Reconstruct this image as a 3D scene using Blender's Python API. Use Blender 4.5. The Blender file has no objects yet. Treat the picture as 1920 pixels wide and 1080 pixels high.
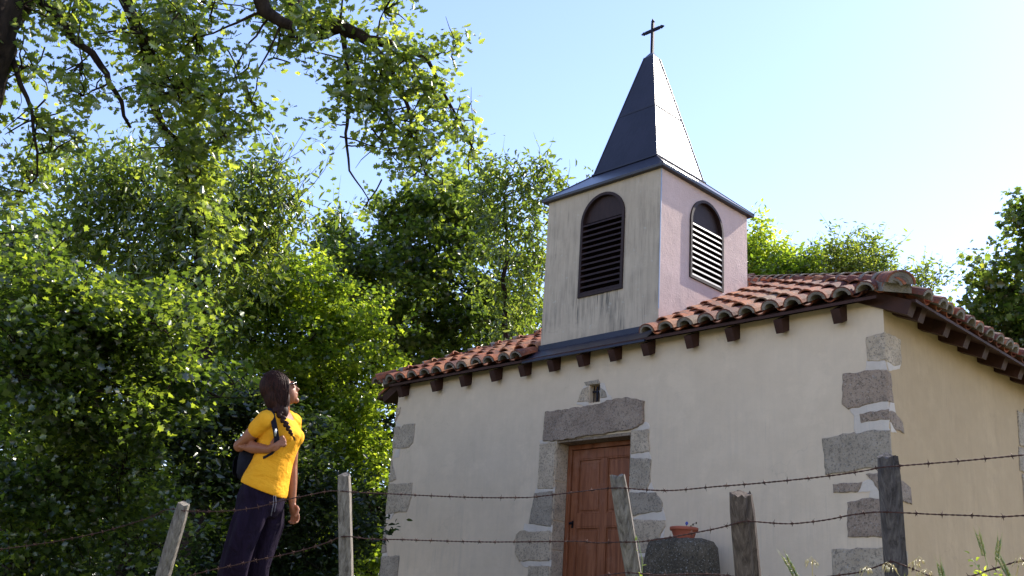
import bpy, bmesh, math, random
import numpy as np
from mathutils import Vector, Matrix, noise
random.seed(7); RNG = np.random.default_rng(11)
S = bpy.context.scene; C = S.collection
PI = math.pi
rad = math.radians

# ------------------------------------------------------------------ camera
CAMZ = 1.5; FPX = 1964.2; PITCH = 0.32514; ROLL = 0.0696
F_ = Vector((0, math.cos(PITCH), math.sin(PITCH))); R0 = Vector((1, 0, 0)); U0 = R0.cross(F_)
R_ = R0*math.cos(ROLL)+U0*math.sin(ROLL); U_ = -R0*math.sin(ROLL)+U0*math.cos(ROLL)
CAM = Vector((0, 0, CAMZ))
cd = bpy.data.cameras.new('camera'); cam = bpy.data.objects.new('camera', cd); C.objects.link(cam)
cd.sensor_width = 36; cd.lens = FPX/1920*36; cd.clip_end = 3000; cd.clip_start = .05
m3 = Matrix((R_, U_, -F_)).transposed(); cam.matrix_world = Matrix.Translation(CAM) @ m3.to_4x4()
S.camera = cam
def ray(x, y): return F_ + R_*((x-960)/FPX) - U_*((y-540)/FPX)
def W(x, y, d): return CAM + ray(x, y)*d          # measured photo point at a given distance -> world point
# building frame (local X right along the front wall, local Y into the building)
BX = Vector((.69924, -.71488, 0)); BY = Vector((.71488, .69924, 0))
BO = Vector((3.4874, 9.3010, 1.8)); BROT = math.atan2(BX.y, BX.x)
def loc(P): d = P-BO; return Vector((d.dot(BX), d.dot(BY), d.z))
def FW(x, y, dep=0.0):                             # measured point on the plane of the front wall
    v = ray(x, y); t = ((BO+BY*dep-CAM).dot(BY))/v.dot(BY); return loc(CAM+v*t)
def RW(x, y):
    v = ray(x, y); t = ((BO-CAM).dot(BX))/v.dot(BX); return loc(CAM+v*t)

# ------------------------------------------------------------------ node helpers
def mat(name):
    m = bpy.data.materials.new(name); m.use_nodes = True; nt = m.node_tree; nt.nodes.clear()
    return m, nt
def N(nt, t, **k):
    n = nt.nodes.new(t)
    for a, b in k.items():
        if a in n.inputs.keys(): n.inputs[a].default_value = b
        else: setattr(n, a, b)
    return n
def ramp(nt, src, stops):
    r = nt.nodes.new('ShaderNodeValToRGB'); e = r.color_ramp.elements
    while len(e) > 1: e.remove(e[-1])
    e[0].position = stops[0][0]; e[0].color = (*stops[0][1], 1)
    for p, c in stops[1:]:
        q = e.new(p); q.color = (*c, 1)
    nt.links.new(src, r.inputs[0]); return r.outputs[0]
def coords(nt, scale=(1, 1, 1), kind='Object', rot=(0, 0, 0)):
    t = nt.nodes.new('ShaderNodeTexCoord'); mp = nt.nodes.new('ShaderNodeMapping')
    mp.inputs['Scale'].default_value = scale; mp.inputs['Rotation'].default_value = rot
    nt.links.new(t.outputs[kind], mp.inputs[0]); return mp.outputs[0]
def nz(nt, vec, scale, detail=5, rough=.6, dist=0):
    n = nt.nodes.new('ShaderNodeTexNoise'); n.inputs['Scale'].default_value = scale
    n.inputs['Detail'].default_value = detail; n.inputs['Roughness'].default_value = rough
    n.inputs['Distortion'].default_value = dist
    nt.links.new(vec, n.inputs['Vector']); return n.outputs['Fac']
def mixc(nt, fac, a, b, mode='MIX'):
    n = nt.nodes.new('ShaderNodeMix'); n.data_type = 'RGBA'; n.blend_type = mode
    for i, v in ((0, fac), (6, a), (7, b)):
        if isinstance(v, (tuple, list)): n.inputs[i].default_value = (*v, 1)
        elif isinstance(v, (int, float)): n.inputs[i].default_value = v
        else: nt.links.new(v, n.inputs[i])
    return n.outputs[2]
def math_(nt, op, a, b=0.0):
    n = nt.nodes.new('ShaderNodeMath'); n.operation = op
    for i, v in enumerate((a, b)):
        if isinstance(v, (int, float)): n.inputs[i].default_value = v
        else: nt.links.new(v, n.inputs[i])
    return n.outputs[0]
def bump(nt, h, strength, dist=.01, prev=None):
    n = nt.nodes.new('ShaderNodeBump'); n.inputs['Strength'].default_value = strength; n.inputs['Distance'].default_value = dist
    nt.links.new(h, n.inputs['Height'])
    if prev: nt.links.new(prev, n.inputs['Normal'])
    return n.outputs[0]
def finish(nt, col, rough=.8, normal=None, metal=0, spec=.3, sss=0):
    b = nt.nodes.new('ShaderNodeBsdfPrincipled'); o = nt.nodes.new('ShaderNodeOutputMaterial')
    for i, v in (('Base Color', col), ('Roughness', rough), ('Metallic', metal), ('Specular IOR Level', spec)):
        if isinstance(v, tuple): b.inputs[i].default_value = (*v, 1)
        elif isinstance(v, (int, float)): b.inputs[i].default_value = v
        else: nt.links.new(v, b.inputs[i])
    if normal is not None: nt.links.new(normal, b.inputs['Normal'])
    if sss: b.inputs['Subsurface Weight'].default_value = sss; b.inputs['Subsurface Radius'].default_value = (.02, .008, .004)
    nt.links.new(b.outputs[0], o.inputs[0]); return b
M = {}
def simple(name, col, rough=.7, metal=0, var=.25, sc=8, bs=.2, stretch=(1, 1, 1), spec=.3, bd=.005):
    m, nt = mat(name); v = coords(nt, stretch); n = nz(nt, v, sc)
    c = ramp(nt, n, [(.25, tuple(x*(1-var) for x in col)), (.75, tuple(min(1, x*(1+var)) for x in col))])
    nb = nz(nt, v, sc*6)
    finish(nt, c, rough, bump(nt, nb, bs, bd), metal, spec); M[name] = m; return m

def plaster(name, lo, hi, dirt, streak_amt, grain, gb, lichen=0.0, low_streak=False):
    m, nt = mat(name); v = coords(nt)
    big = nz(nt, v, .7, 4, .55); c = ramp(nt, big, [(.3, lo), (.7, hi)])
    mid = nz(nt, v, 5, 5, .6); c = mixc(nt, .25, c, ramp(nt, mid, [(.3, tuple(x*.82 for x in lo)), (.7, hi)]))
    sv = coords(nt, (9, 9, .7)); st = nz(nt, sv, 1.6, 6, .7)
    msk = ramp(nt, st, [(.46, (0, 0, 0)), (.72, (1, 1, 1))])
    sv2 = coords(nt, (38, 38, 2.0)); st2 = nz(nt, sv2, 1.0, 3, .6)
    msk2 = ramp(nt, st2, [(.56, (0, 0, 0)), (.7, (1, 1, 1))])
    amt = nz(nt, v, 1.3, 3); amt = ramp(nt, amt, [(.35, (.1,)*3), (.65, (1,)*3)])
    k = math_(nt, 'MULTIPLY', msk, streak_amt); k2 = math_(nt, 'MULTIPLY', msk2, streak_amt*1.1)
    k = math_(nt, 'MULTIPLY', math_(nt, 'MAXIMUM', k, k2), amt)
    if low_streak:                                     # rising damp and rain splash low on the wall
        g = nt.nodes.new('ShaderNodeSeparateXYZ'); nt.links.new(v, g.inputs[0])
        z = nt.nodes.new('ShaderNodeMapRange'); z.inputs[1].default_value = low_streak[0]; z.inputs[2].default_value = low_streak[1]
        z.inputs[3].default_value = 1.0; z.inputs[4].default_value = low_streak[2]; nt.links.new(g.outputs[2], z.inputs[0])
        k = math_(nt, 'MULTIPLY', k, z.outputs[0])
    c = mixc(nt, k, c, dirt)
    vo = nt.nodes.new('ShaderNodeTexVoronoi'); vo.feature = 'DISTANCE_TO_EDGE'; vo.inputs['Scale'].default_value = .85
    wv = nt.nodes.new('ShaderNodeVectorMath'); wv.operation = 'ADD'; wn = nt.nodes.new('ShaderNodeTexNoise'); wn.inputs['Scale'].default_value = 4; wn.inputs['Detail'].default_value = 6
    nt.links.new(v, wn.inputs['Vector']); sc_ = nt.nodes.new('ShaderNodeVectorMath'); sc_.operation = 'SCALE'; sc_.inputs['Scale'].default_value = .35
    nt.links.new(wn.outputs['Color'], sc_.inputs[0]); nt.links.new(v, wv.inputs[0]); nt.links.new(sc_.outputs[0], wv.inputs[1]); nt.links.new(wv.outputs[0], vo.inputs['Vector'])
    ck = ramp(nt, vo.outputs['Distance'], [(0, (1,)*3), (.004, (0,)*3)]); ck = math_(nt, 'MULTIPLY', ck, ramp(nt, nz(nt, v, .9, 2), [(.5, (0,)*3), (.6, (.16,)*3)]))
    c = mixc(nt, ck, c, tuple(x*.6 for x in dirt))
    ht = nz(nt, v, 1.9, 5, .65); c = mixc(nt, ramp(nt, ht, [(.54, (0,)*3), (.62, (.22,)*3)]), c, tuple(min(1, x*1.15) for x in hi))
    if lichen:
        l = nz(nt, v, 14, 6, .7); l = ramp(nt, l, [(.62, (0, 0, 0)), (.66, (1, 1, 1))]); l = math_(nt, 'MULTIPLY', l, lichen)
        c = mixc(nt, l, c, (.55, .55, .5))
    g1 = nz(nt, v, grain, 4, .7); g2 = nz(nt, v, 3.0, 4)
    b = bump(nt, g1, gb, .006); b = bump(nt, g2, .35, .03, b)
    finish(nt, c, .9, b, 0, .15); M[name] = m; return m
plaster('front_plaster', (.61, .475, .345), (.70, .55, .405), (.31, .27, .24), .42, 120, .35, 0, (0., 2.2, .3))
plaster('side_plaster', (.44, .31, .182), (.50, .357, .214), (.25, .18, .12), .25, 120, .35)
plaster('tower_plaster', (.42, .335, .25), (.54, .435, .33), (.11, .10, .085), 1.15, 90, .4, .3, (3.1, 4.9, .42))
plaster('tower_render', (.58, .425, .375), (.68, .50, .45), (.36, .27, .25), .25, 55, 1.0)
plaster('mortar', (.56, .465, .39), (.66, .565, .48), (.3, .3, .3), .3, 60, .7)

def stone_mat(name, a, b, c3):
    m, nt = mat(name); v = coords(nt)
    n1 = nz(nt, v, 3.5, 5, .65); col = ramp(nt, n1, [(.3, a), (.7, b)])
    oi = nt.nodes.new('ShaderNodeObjectInfo'); col = mixc(nt, 1.0, col, ramp(nt, oi.outputs['Random'], [(0, (.80, .79, .78)), (.5, (1, .97, .92)), (1, (1.2, 1.12, 1.02))]), 'MULTIPLY')
    mo_ = nz(nt, v, 9, 6, .7); col = mixc(nt, ramp(nt, mo_, [(.55, (0,)*3), (.68, (.65,)*3)]), col, tuple(x*.62 for x in a))
    n2 = nz(nt, v, 48, 3, .8); col = mixc(nt, ramp(nt, n2, [(.52, (0,)*3), (.62, (.75,)*3)]), col, c3)
    n3 = nz(nt, v, 60, 2, .8); col = mixc(nt, ramp(nt, n3, [(.6, (0,)*3), (.68, (.6,)*3)]), col, (.42, .40, .38))
    bb = bump(nt, nz(nt, v, 60, 6, .8), .9, .012); bb = bump(nt, nz(nt, v, 6, 5, .6), .7, .03, bb)
    finish(nt, col, .92, bb, 0, .2); M[name] = m
stone_mat('granite', (.35, .285, .22), (.52, .43, .34), (.13, .11, .09))
stone_mat('brown_granite', (.24, .18, .145), (.36, .28, .225), (.09, .07, .055))
stone_mat('lichen_granite', (.04, .033, .025), (.15, .125, .095), (.02, .017, .014))

def tile_mat():
    m, nt = mat('terracotta_tile'); v = coords(nt)
    at = nt.nodes.new('ShaderNodeAttribute'); at.attribute_name = 'tint'
    base = ramp(nt, at.outputs['Fac'], [(0, (.12, .038, .030)), (.28, (.24, .070, .034)), (.55, (.38, .115, .048)), (.8, (.43, .185, .085)), (1, (.24, .16, .105))])
    n = nz(nt, v, 7, 6, .7); c = mixc(nt, ramp(nt, n, [(.42, (0,)*3), (.62, (.85,)*3)]), base, (.085, .045, .04))
    l = nz(nt, v, 22, 5, .7); c = mixc(nt, ramp(nt, l, [(.60, (0,)*3), (.68, (.7,)*3)]), c, (.33, .31, .26))
    finish(nt, c, .85, bump(nt, nz(nt, v, 50, 5, .7), .5, .008), 0, .25); M['terracotta_tile'] = m
tile_mat()
simple('ridge_mortar', (.22, .185, .155), .95, 0, .4, 9, 1.0, bd=.02)
simple('rafter_wood', (.042, .015, .010), .7, 0, .4, 6, .4, (1, 1, 1))
simple('louver_paint', (.028, .013, .011), .6, 0, .35, 7, .2, (3, 3, .6), spec=.25)
simple('louver_nosing', (.03, .015, .013), .34, 0, .2, 5, .02, spec=.9)
simple('steel_grey', (.017, .015, .026), .30, .0, .3, 2.6, .16, spec=.34, bd=.02)
simple('iron', (.012, .010, .016), .5, .6, .3, 20, .2)
simple('rusty_wire', (.075, .035, .028), .65, .4, .5, 60, .4)
simple('terracotta_pot', (.36, .10, .06), .75, 0, .2, 9, .2)
simple('soil', (.05, .035, .025), .95, 0, .3, 20, .8)
simple('trim_zinc', (.30, .33, .40), .5, .3, .1, 9, .05)

def wood_door():
    m, nt = mat('door_wood'); v = coords(nt, (14, 14, 1.1)); n = nz(nt, v, 1.6, 6, .65, .8)
    c = ramp(nt, n, [(.25, (.115, .034, .015)), (.5, (.235, .077, .032)), (.8, (.36, .14, .065))])
    v2 = coords(nt); p = nz(nt, v2, 3.2, 4); c = mixc(nt, ramp(nt, p, [(.55, (0,)*3), (.75, (.5,)*3)]), c, (.36, .18, .12))
    finish(nt, c, .5, bump(nt, n, .15, .004), 0, .25); M['door_wood'] = m
wood_door()
def post_mat(name, a, b, d):
    m, nt = mat(name); v = coords(nt, (34, 34, 1.6)); n = nz(nt, v, 1.6, 7, .72, .5)
    c = ramp(nt, n, [(.3, d), (.46, a), (.72, b)])
    v2 = coords(nt); k = nz(nt, v2, 9, 5, .7); c = mixc(nt, ramp(nt, k, [(.58, (0,)*3), (.75, (.7,)*3)]), c, (.21, .19, .13))
    bb = bump(nt, n, 1.0, .012); finish(nt, c, .9, bb, 0, .2); M[name] = m
post_mat('pale_post_wood', (.17, .145, .12), (.34, .30, .255), (.05, .04, .033))
post_mat('brown_post_wood', (.095, .07, .055), (.21, .16, .125), (.03, .022, .018))
post_mat('dark_post_wood', (.085, .072, .07), (.19, .165, .155), (.022, .018, .018))
def bark():
    m, nt = mat('bark'); v = coords(nt, (1, 1, .35)); n = nz(nt, v, 14, 7, .7, .6)
    c = ramp(nt, n, [(.3, (.010, .007, .006)), (.7, (.060, .042, .032))])
    finish(nt, c, .95, bump(nt, n, 1.0, .04), 0, .1); M['bark'] = m
bark()
def leaf_mat(name, dark, mid, light, tr, glow=.5, gloss=.09):
    m, nt = mat(name); at = nt.nodes.new('ShaderNodeAttribute'); at.attribute_name = 'tint'
    c = ramp(nt, at.outputs['Fac'], [(0, dark), (.5, mid), (1, light)])
    ct = mixc(nt, 1.0, c, tr, 'MULTIPLY')
    d = nt.nodes.new('ShaderNodeBsdfDiffuse'); t = nt.nodes.new('ShaderNodeBsdfTranslucent'); g = nt.nodes.new('ShaderNodeBsdfGlossy')
    g.inputs['Roughness'].default_value = .32; g.inputs['Color'].default_value = (1, 1, .95, 1)
    mx = nt.nodes.new('ShaderNodeMixShader'); mx.inputs[0].default_value = glow
    m2 = nt.nodes.new('ShaderNodeMixShader'); m2.inputs[0].default_value = gloss
    o = nt.nodes.new('ShaderNodeOutputMaterial')
    nt.links.new(c, d.inputs[0]); nt.links.new(ct, t.inputs[0])
    nt.links.new(d.outputs[0], mx.inputs[1]); nt.links.new(t.outputs[0], mx.inputs[2])
    nt.links.new(mx.outputs[0], m2.inputs[1]); nt.links.new(g.outputs[0], m2.inputs[2]); nt.links.new(m2.outputs[0], o.inputs[0])
    M[name] = m
leaf_mat('oak_leaf', (.018, .034, .010), (.062, .092, .020), (.15, .18, .038), (5.0, 4.5, 1.9), .56, .07)
leaf_mat('hawthorn_leaf', (.006, .014, .004), (.032, .054, .011), (.11, .145, .026), (5.8, 5.1, 2.0), .56, .06)
leaf_mat('cherry_leaf', (.014, .026, .007), (.050, .076, .016), (.13, .15, .035), (4.9, 4.6, 2.0), .53, .055)
leaf_mat('maple_leaf', (.012, .028, .005), (.052, .090, .013), (.13, .175, .028), (6.2, 5.2, 2.0), .58, .05)
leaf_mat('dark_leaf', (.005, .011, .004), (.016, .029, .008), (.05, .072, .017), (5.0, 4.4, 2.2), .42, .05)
leaf_mat('grass_blade', (.08, .13, .03), (.17, .22, .06), (.32, .32, .14), (2.0, 1.9, 1.2))
leaf_mat('straw', (.30, .27, .13), (.42, .38, .2), (.55, .5, .3), (1.5, 1.4, 1.1))

# ------------------------------------------------------------------ mesh helpers
def link(name, vs, fs, m, parent=None, smooth=False, tint=None, mats=None, fm=None):
    me = bpy.data.meshes.new(name); me.from_pydata([tuple(v) for v in vs], [], fs)
    for mm in (mats or [m]): me.materials.append(M[mm] if isinstance(mm, str) else mm)
    if fm: me.polygons.foreach_set('material_index', fm)
    if smooth: me.polygons.foreach_set('use_smooth', [True]*len(me.polygons))
    if tint is not None:
        a = me.attributes.new('tint', 'FLOAT', 'POINT'); a.data.foreach_set('value', tint)
    me.update(); o = bpy.data.objects.new(name, me); C.objects.link(o)
    if parent is not None: o.parent = parent
    return o
def tag(o, label=None, cat=None, group=None, kind=None):
    if label: o['label'] = label
    if cat: o['category'] = cat
    if group: o['group'] = group
    if kind: o['kind'] = kind
    return o
def empty(name, p, rz=0.0):
    e = bpy.data.objects.new(name, None); C.objects.link(e); e.location = p; e.rotation_euler = (0, 0, rz)
    e.empty_display_size = .2; return e
class MB:
    def __init__(s): s.v = []; s.f = []; s.t = []
    def add(s, vs, fs, t=.5):
        b = len(s.v); s.v += [Vector(v) for v in vs]; s.f += [[b+i for i in f] for f in fs]; s.t += [t]*len(vs)
    def box(s, a, b, t=.5):
        x0, y0, z0 = a; x1, y1, z1 = b
        s.add([(x0, y0, z0), (x1, y0, z0), (x1, y1, z0), (x0, y1, z0), (x0, y0, z1), (x1, y0, z1), (x1, y1, z1), (x0, y1, z1)],
              [(0, 3, 2, 1), (4, 5, 6, 7), (0, 1, 5, 4), (1, 2, 6, 5), (2, 3, 7, 6), (3, 0, 4, 7)], t)
    def bar(s, p, q, w, h, up=Vector((0, 0, 1)), t=.5):
        p = Vector(p); q = Vector(q); d = (q-p).normalized(); x = d.cross(up).normalized(); u = x.cross(d)
        vs = [P+x*a*w/2+u*b*h/2 for P in (p, q) for a, b in ((-1, -1), (1, -1), (1, 1), (-1, 1))]
        s.add(vs, [(3, 2, 1, 0), (4, 5, 6, 7), (0, 1, 5, 4), (1, 2, 6, 5), (2, 3, 7, 6), (3, 0, 4, 7)], t)
    def tube(s, pts, rs, n=6, t=.5, cap=True):
        pts = [Vector(p) for p in pts]; b = len(s.v); X = None
        for i, p in enumerate(pts):
            d = (pts[min(i+1, len(pts)-1)]-pts[max(i-1, 0)])
            d = d.normalized() if d.length > 1e-9 else Vector((0, 0, 1))
            if X is None: X = d.orthogonal().normalized()
            X = (X-d*X.dot(d)); X = X.normalized() if X.length > 1e-6 else d.orthogonal().normalized()
            Y = d.cross(X); r = rs[i] if hasattr(rs, '__len__') else rs
            for k in range(n):
                a = 2*PI*k/n; s.v.append(p+X*math.cos(a)*r+Y*math.sin(a)*r); s.t.append(t)
        for i in range(len(pts)-1):
            for k in range(n):
                s.f.append([b+i*n+k, b+i*n+(k+1) % n, b+(i+1)*n+(k+1) % n, b+(i+1)*n+k])
        if cap:
            s.f.append([b+k for k in reversed(range(n))]); e = b+(len(pts)-1)*n; s.f.append([e+k for k in range(n)])
    def rings(s, rings, t=.5, cap=True):
        b = len(s.v); n = len(rings[0])
        for r in rings:
            for p in r: s.v.append(Vector(p)); s.t.append(t)
        for i in range(len(rings)-1):
            for k in range(n): s.f.append([b+i*n+k, b+i*n+(k+1) % n, b+(i+1)*n+(k+1) % n, b+(i+1)*n+k])
        if cap:
            s.f.append([b+k for k in reversed(range(n))]); e = b+(len(rings)-1)*n; s.f.append([e+k for k in range(n)])
    def ball(s, c, r, R=None, nu=14, nv=9, t=.5):
        c = Vector(c); r = Vector(r) if hasattr(r, '__len__') else Vector((r, r, r)); rr = []
        for j in range(nv+1):
            ph = -PI/2+PI*(j+.0)/nv; cz = math.sin(ph); cr = max(math.cos(ph), .02)
            ring = []
            for k in range(nu):
                a = 2*PI*k/nu; p = Vector((r.x*cr*math.cos(a), r.y*cr*math.sin(a), r.z*cz))
                if R is not None: p = R @ p
                ring.append(c+p)
            rr.append(ring)
        s.rings(rr, t)
    def limb(s, pts, rs, n=12):      # tapered chain with round joints
        s.tube(pts, rs, n)
        for p, r in zip(pts, rs): s.ball(p, r*.99, nu=12, nv=8)
    def build(s, name, m, parent=None, smooth=False, tint=False):
        return link(name, s.v, s.f, m, parent, smooth, s.t if tint else None)
def bevel(o, w, seg=2):
    md = o.modifiers.new('bevel', 'BEVEL'); md.width = w; md.segments = seg; md.limit_method = 'ANGLE'; return o

# ------------------------------------------------------------------ terrain
FA = Vector((1.551, 4.163)); FB = Vector((-1.848, 6.326)); fd = (FB-FA).normalized(); fn = Vector((-fd.y, fd.x))
if fn.y < 0: fn = -fn
def sst(a, b, x):
    t = min(1, max(0, (x-a)/(b-a))); return t*t*(3-2*t)
def gz(x, y):
    p = Vector((x, y)); d = (p-FA).dot(fn); s = min(1.3, max(-.3, (p-FA).dot(fd)/(FB-FA).length))
    base = 1.74-.32*s
    z = base*sst(-2.6, -.1, d)
    if d > 0: z = base+(1.8-base)*sst(0, 4.5, d)
    far = max(0, math.hypot(x, y)-45); z -= far*.02
    r = math.hypot(x, y)
    return z+.03*noise.noise(Vector((x*.9, y*.9, 0)))*(1 if r < 40 else 0)
def terrain():
    n = 120; vs = []; fs = []
    ax = [math.copysign(abs(t)**2.6, t)*900 for t in np.linspace(-1, 1, n)]
    ay = [math.copysign(abs(t)**2.6, t)*900+5 for t in np.linspace(-1, 1, n)]
    for y in ay:
        for x in ax: vs.append((x, y, gz(x, y)))
    for j in range(n-1):
        for i in range(n-1):
            a = j*n+i; fs.append((a, a+1, a+n+1, a+n))
    m, nt = mat('ground'); v = coords(nt, kind='Object'); c = ramp(nt, nz(nt, v, .8, 6), [(.3, (.10, .11, .05)), (.6, (.19, .19, .10)), (.8, (.30, .26, .18))])
    finish(nt, c, .95, bump(nt, nz(nt, v, 20, 6), 1, .04), 0, .1); M['ground'] = m
    tag(link('ground', vs, fs, 'ground', smooth=True), kind='structure')
terrain()
def pathway():
    vs = []; fs = []; n = 40
    for i in range(n):
        t = -12+24*i/(n-1)
        for w in (-1.1, 1.1):
            p = FA-fn*(4.6-w)+fd*t; vs.append((p.x, p.y, gz(p.x, p.y)+.03))
    for i in range(n-1): fs.append((2*i, 2*i+1, 2*i+3, 2*i+2))
    simple('path_gravel', (.22, .19, .15), .95, 0, .35, 25, 1, bd=.02)
    tag(link('path', vs, fs, 'path_gravel'), kind='structure')
pathway()

# ------------------------------------------------------------------ chapel
chapel = empty('chapel', BO, BROT)
tag(chapel, 'small cream plastered chapel with granite quoins, red tiled hip roof and louvered bell tower', 'chapel')
WL = -7.096; WD = 8.0
dl = FW(1043, 828).x; dr = FW(1184, 808).x; dt = (FW(1043, 828).z+FW(1184, 808).z)/2
nl = FW(1105, 738).x; nr = FW(1125, 738).x; nb = FW(1115, 754.5).z; ntp = FW(1115, 721).z
WT = 2.99
def wallgrid(xs, zs, holes, depth=.45):
    """front sheet with holes plus their reveals; local (x, z) -> (x, 0, z)"""
    vs = []; fs = []
    def q(a, b, c, d): k = len(vs); vs.extend([a, b, c, d]); fs.append((k, k+1, k+2, k+3))
    for i in range(len(xs)-1):
        for j in range(len(zs)-1):
            cx = (xs[i]+xs[i+1])/2; cz = (zs[j]+zs[j+1])/2
            if any(h[0] < cx < h[1] and h[2] < cz < h[3] for h in holes): continue
            q((xs[i], 0, zs[j]), (xs[i+1], 0, zs[j]), (xs[i+1], 0, zs[j+1]), (xs[i], 0, zs[j+1]))
    for a, b, c, d in holes:
        q((a, 0, c), (a, 0, d), (a, depth, d), (a, depth, c)); q((b, 0, c), (b, depth, c), (b, depth, d), (b, 0, d))
        q((a, 0, d), (b, 0, d), (b, depth, d), (a, depth, d)); q((a, 0, c), (a, depth, c), (b, depth, c), (b, 0, c))
        q((a, depth, c), (a, depth, d), (b, depth, d), (b, depth, c))
    return vs, fs
vs, fs = wallgrid([WL, dl, nl, nr, dr, 0], [-.6, 0, dt, nb, ntp, WT], [(dl, dr, 0, dt), (nl, nr, nb, ntp)])
wall = link('front_wall', vs, fs, 'front_plaster', chapel)
# side walls and back wall (right one has a small window just past the frame)
sw0, sw1, swb, swt = 3.42, 4.1, 1.35, 2.45
vs, fs = wallgrid([0, sw0, sw1, WD], [-.6, swb, swt, WT], [(sw0, sw1, swb, swt)], .25)
link('side_wall', [(-y, x, z) for x, y, z in vs], fs, 'side_plaster', chapel)
mb = MB(); mb.add([(WL, 0, -.6), (WL, WD, -.6), (WL, WD, WT), (WL, 0, WT), (0, WD, -.6), (0, WD, WT)], [(0, 3, 2, 1), (1, 2, 5, 4)])
mb.build('rear_walls', 'side_plaster', chapel)

def rough_poly(pts, n=9, amp=.010, seed=0):
    out = []; L = len(pts)
    for i in range(L):
        a = pts[i]; b = pts[(i+1) % L]; d = (b-a); ln = d.length; k = max(1, int(ln/.035))
        nrm = Vector((-d.y, d.x)).normalized() if ln > 1e-6 else Vector((0, 0))
        for j in range(k):
            t = j/k; w = 0 if j == 0 else 1
            q = a+d*t+nrm*amp*w*noise.noise(Vector((i*3.1+seed*7.7, t*ln*16, seed)))*1.6
            out.append(q)
    return out
def plate(mb, poly, plane, proud, seed, amp=.010, arr=None):
    """poly: 2-D points on a wall plane, given a small thickness, worn edges"""
    P = rough_poly(poly, amp=amp, seed=seed); c = sum(P, Vector((0, 0)))/len(P)
    def to3(p, d): return Vector((p.x, -d, p.y)) if plane == 'f' else Vector((d, p.x, p.y))
    outer = [to3(p, -.004) for p in P]; mid = [to3(p, proud*.55) for p in P]
    inn = []
    for p in P:
        e = (c-p); s = min(.010/max(e.length, 1e-4), .3); inn.append(to3(p+e*s, proud+.004*noise.noise(Vector((p.x*12, p.y*12, seed)))))
    b = len(mb.v); n = len(P)
    for r in (outer, mid, inn):
        for p in r: mb.v.append(p); mb.t.append(.5)
    flip = (sum((P[i].x*P[(i+1) % n].y-P[(i+1) % n].x*P[i].y) for i in range(n)) < 0)
    for i in range(2):
        for k in range(n):
            f = [b+i*n+k, b+i*n+(k+1) % n, b+(i+1)*n+(k+1) % n, b+(i+1)*n+k]; mb.f.append(f[::-1] if flip else f)
    f = [b+2*n+k for k in range(n)]; mb.f.append(f[::-1] if flip else f)
def fpoly(px): return [Vector((FW(*p).x, FW(*p).z)) for p in px]
def rpoly(px): return [Vector((RW(*p).y, RW(*p).z)) for p in px]
def stone(name, fpx=None, rpx=None, m='granite', proud=.012, seed=0, amp=.010, snapR=False, snapL=False):
    mb = MB()
    if fpx:
        P = fpoly(fpx)
        if snapR:
            for p in P:
                if p.x > -.05: p.x = proud
        if snapL:
            mnx = min(p.x for p in P)
            for p in P:
                if p.x < WL+.06: p.x = WL-proud
        plate(mb, P, 'f', proud, seed, amp)
    if rpx:
        P = rpoly(rpx)
        for p in P:
            if p.x < .03: p.x = .0
        plate(mb, P, 'r', proud, seed+40, amp)
    return mb.build(name, m, chapel)
Q = [([(1624, 633), (1652, 623.5), (1658, 624), (1660, 677), (1627.5, 678)], [(1658, 624), (1687, 636), (1689, 683), (1676, 687), (1660, 677)], 'granite'),
     ([(1580.5, 701), (1649, 693), (1662, 694), (1666, 753), (1653, 753), (1591, 768), (1579, 758)], [(1662, 694), (1669, 700), (1674, 755), (1666, 753)], 'brown_granite'),
     ([(1612, 776), (1657, 768), (1666, 769), (1667, 787), (1640, 790), (1615, 794)], [(1666, 769), (1678, 774), (1691, 792), (1694.5, 813), (1676, 806), (1667, 787)], 'brown_granite'),
     ([(1541.6, 822.5), (1601.5, 810), (1606, 813), (1633, 806.7), (1668, 807), (1671, 872), (1548, 890.5)], None, 'granite'),
     ([(1562, 908), (1617, 904), (1610, 922), (1563, 924)], None, 'brown_granite'),
     ([(1624, 889), (1671, 885), (1674, 931), (1650, 925), (1638, 903)], [(1671, 889), (1690, 901), (1706, 914), (1708.6, 946), (1690, 938), (1674, 931)], 'brown_granite'),
     ([(1589, 942), (1631, 933), (1651, 936), (1675, 940), (1678, 1007), (1590, 1007)], None, 'brown_granite'),
     ([(1560, 1030), (1679, 1026), (1683, 1085), (1562, 1092)], [(1679, 1026), (1700, 1034), (1702, 1090), (1683, 1085)], 'granite')]
for i, (a, b, m_) in enumerate(Q): stone('quoin_stone', a, b, m_, .013, i+1, snapR=(i != 4))
QL = [[(742, 765), (751, 764), (750, 775), (744, 791), (738, 793)],
      [(736, 802), (749, 800), (751, 806), (758, 795.5), (779, 794), (775, 830), (767, 839), (749, 842), (735, 840)],
      [(730, 856), (737, 858), (743, 899), (726, 904)],
      [(723, 908), (774, 905.6), (772, 932), (763, 960), (728, 964), (718, 965)],
      [(716, 967), (727, 974), (725, 1036), (710, 1038)],
      [(709, 1043), (749, 1042), (745, 1090), (706, 1090)]]
for i, a in enumerate(QL): stone('quoin_stone', a, None, 'granite', .013, 20+i, snapL=True)
stone('door_lintel', [(1024, 772.6), (1063, 767), (1122, 758), (1155.6, 747.4), (1181.5, 746), (1209, 752), (1207, 795), (1186, 806), (1122, 816), (1048, 827), (1019.6, 827.4)], None, 'brown_granite', .03, 31, .012)
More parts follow.
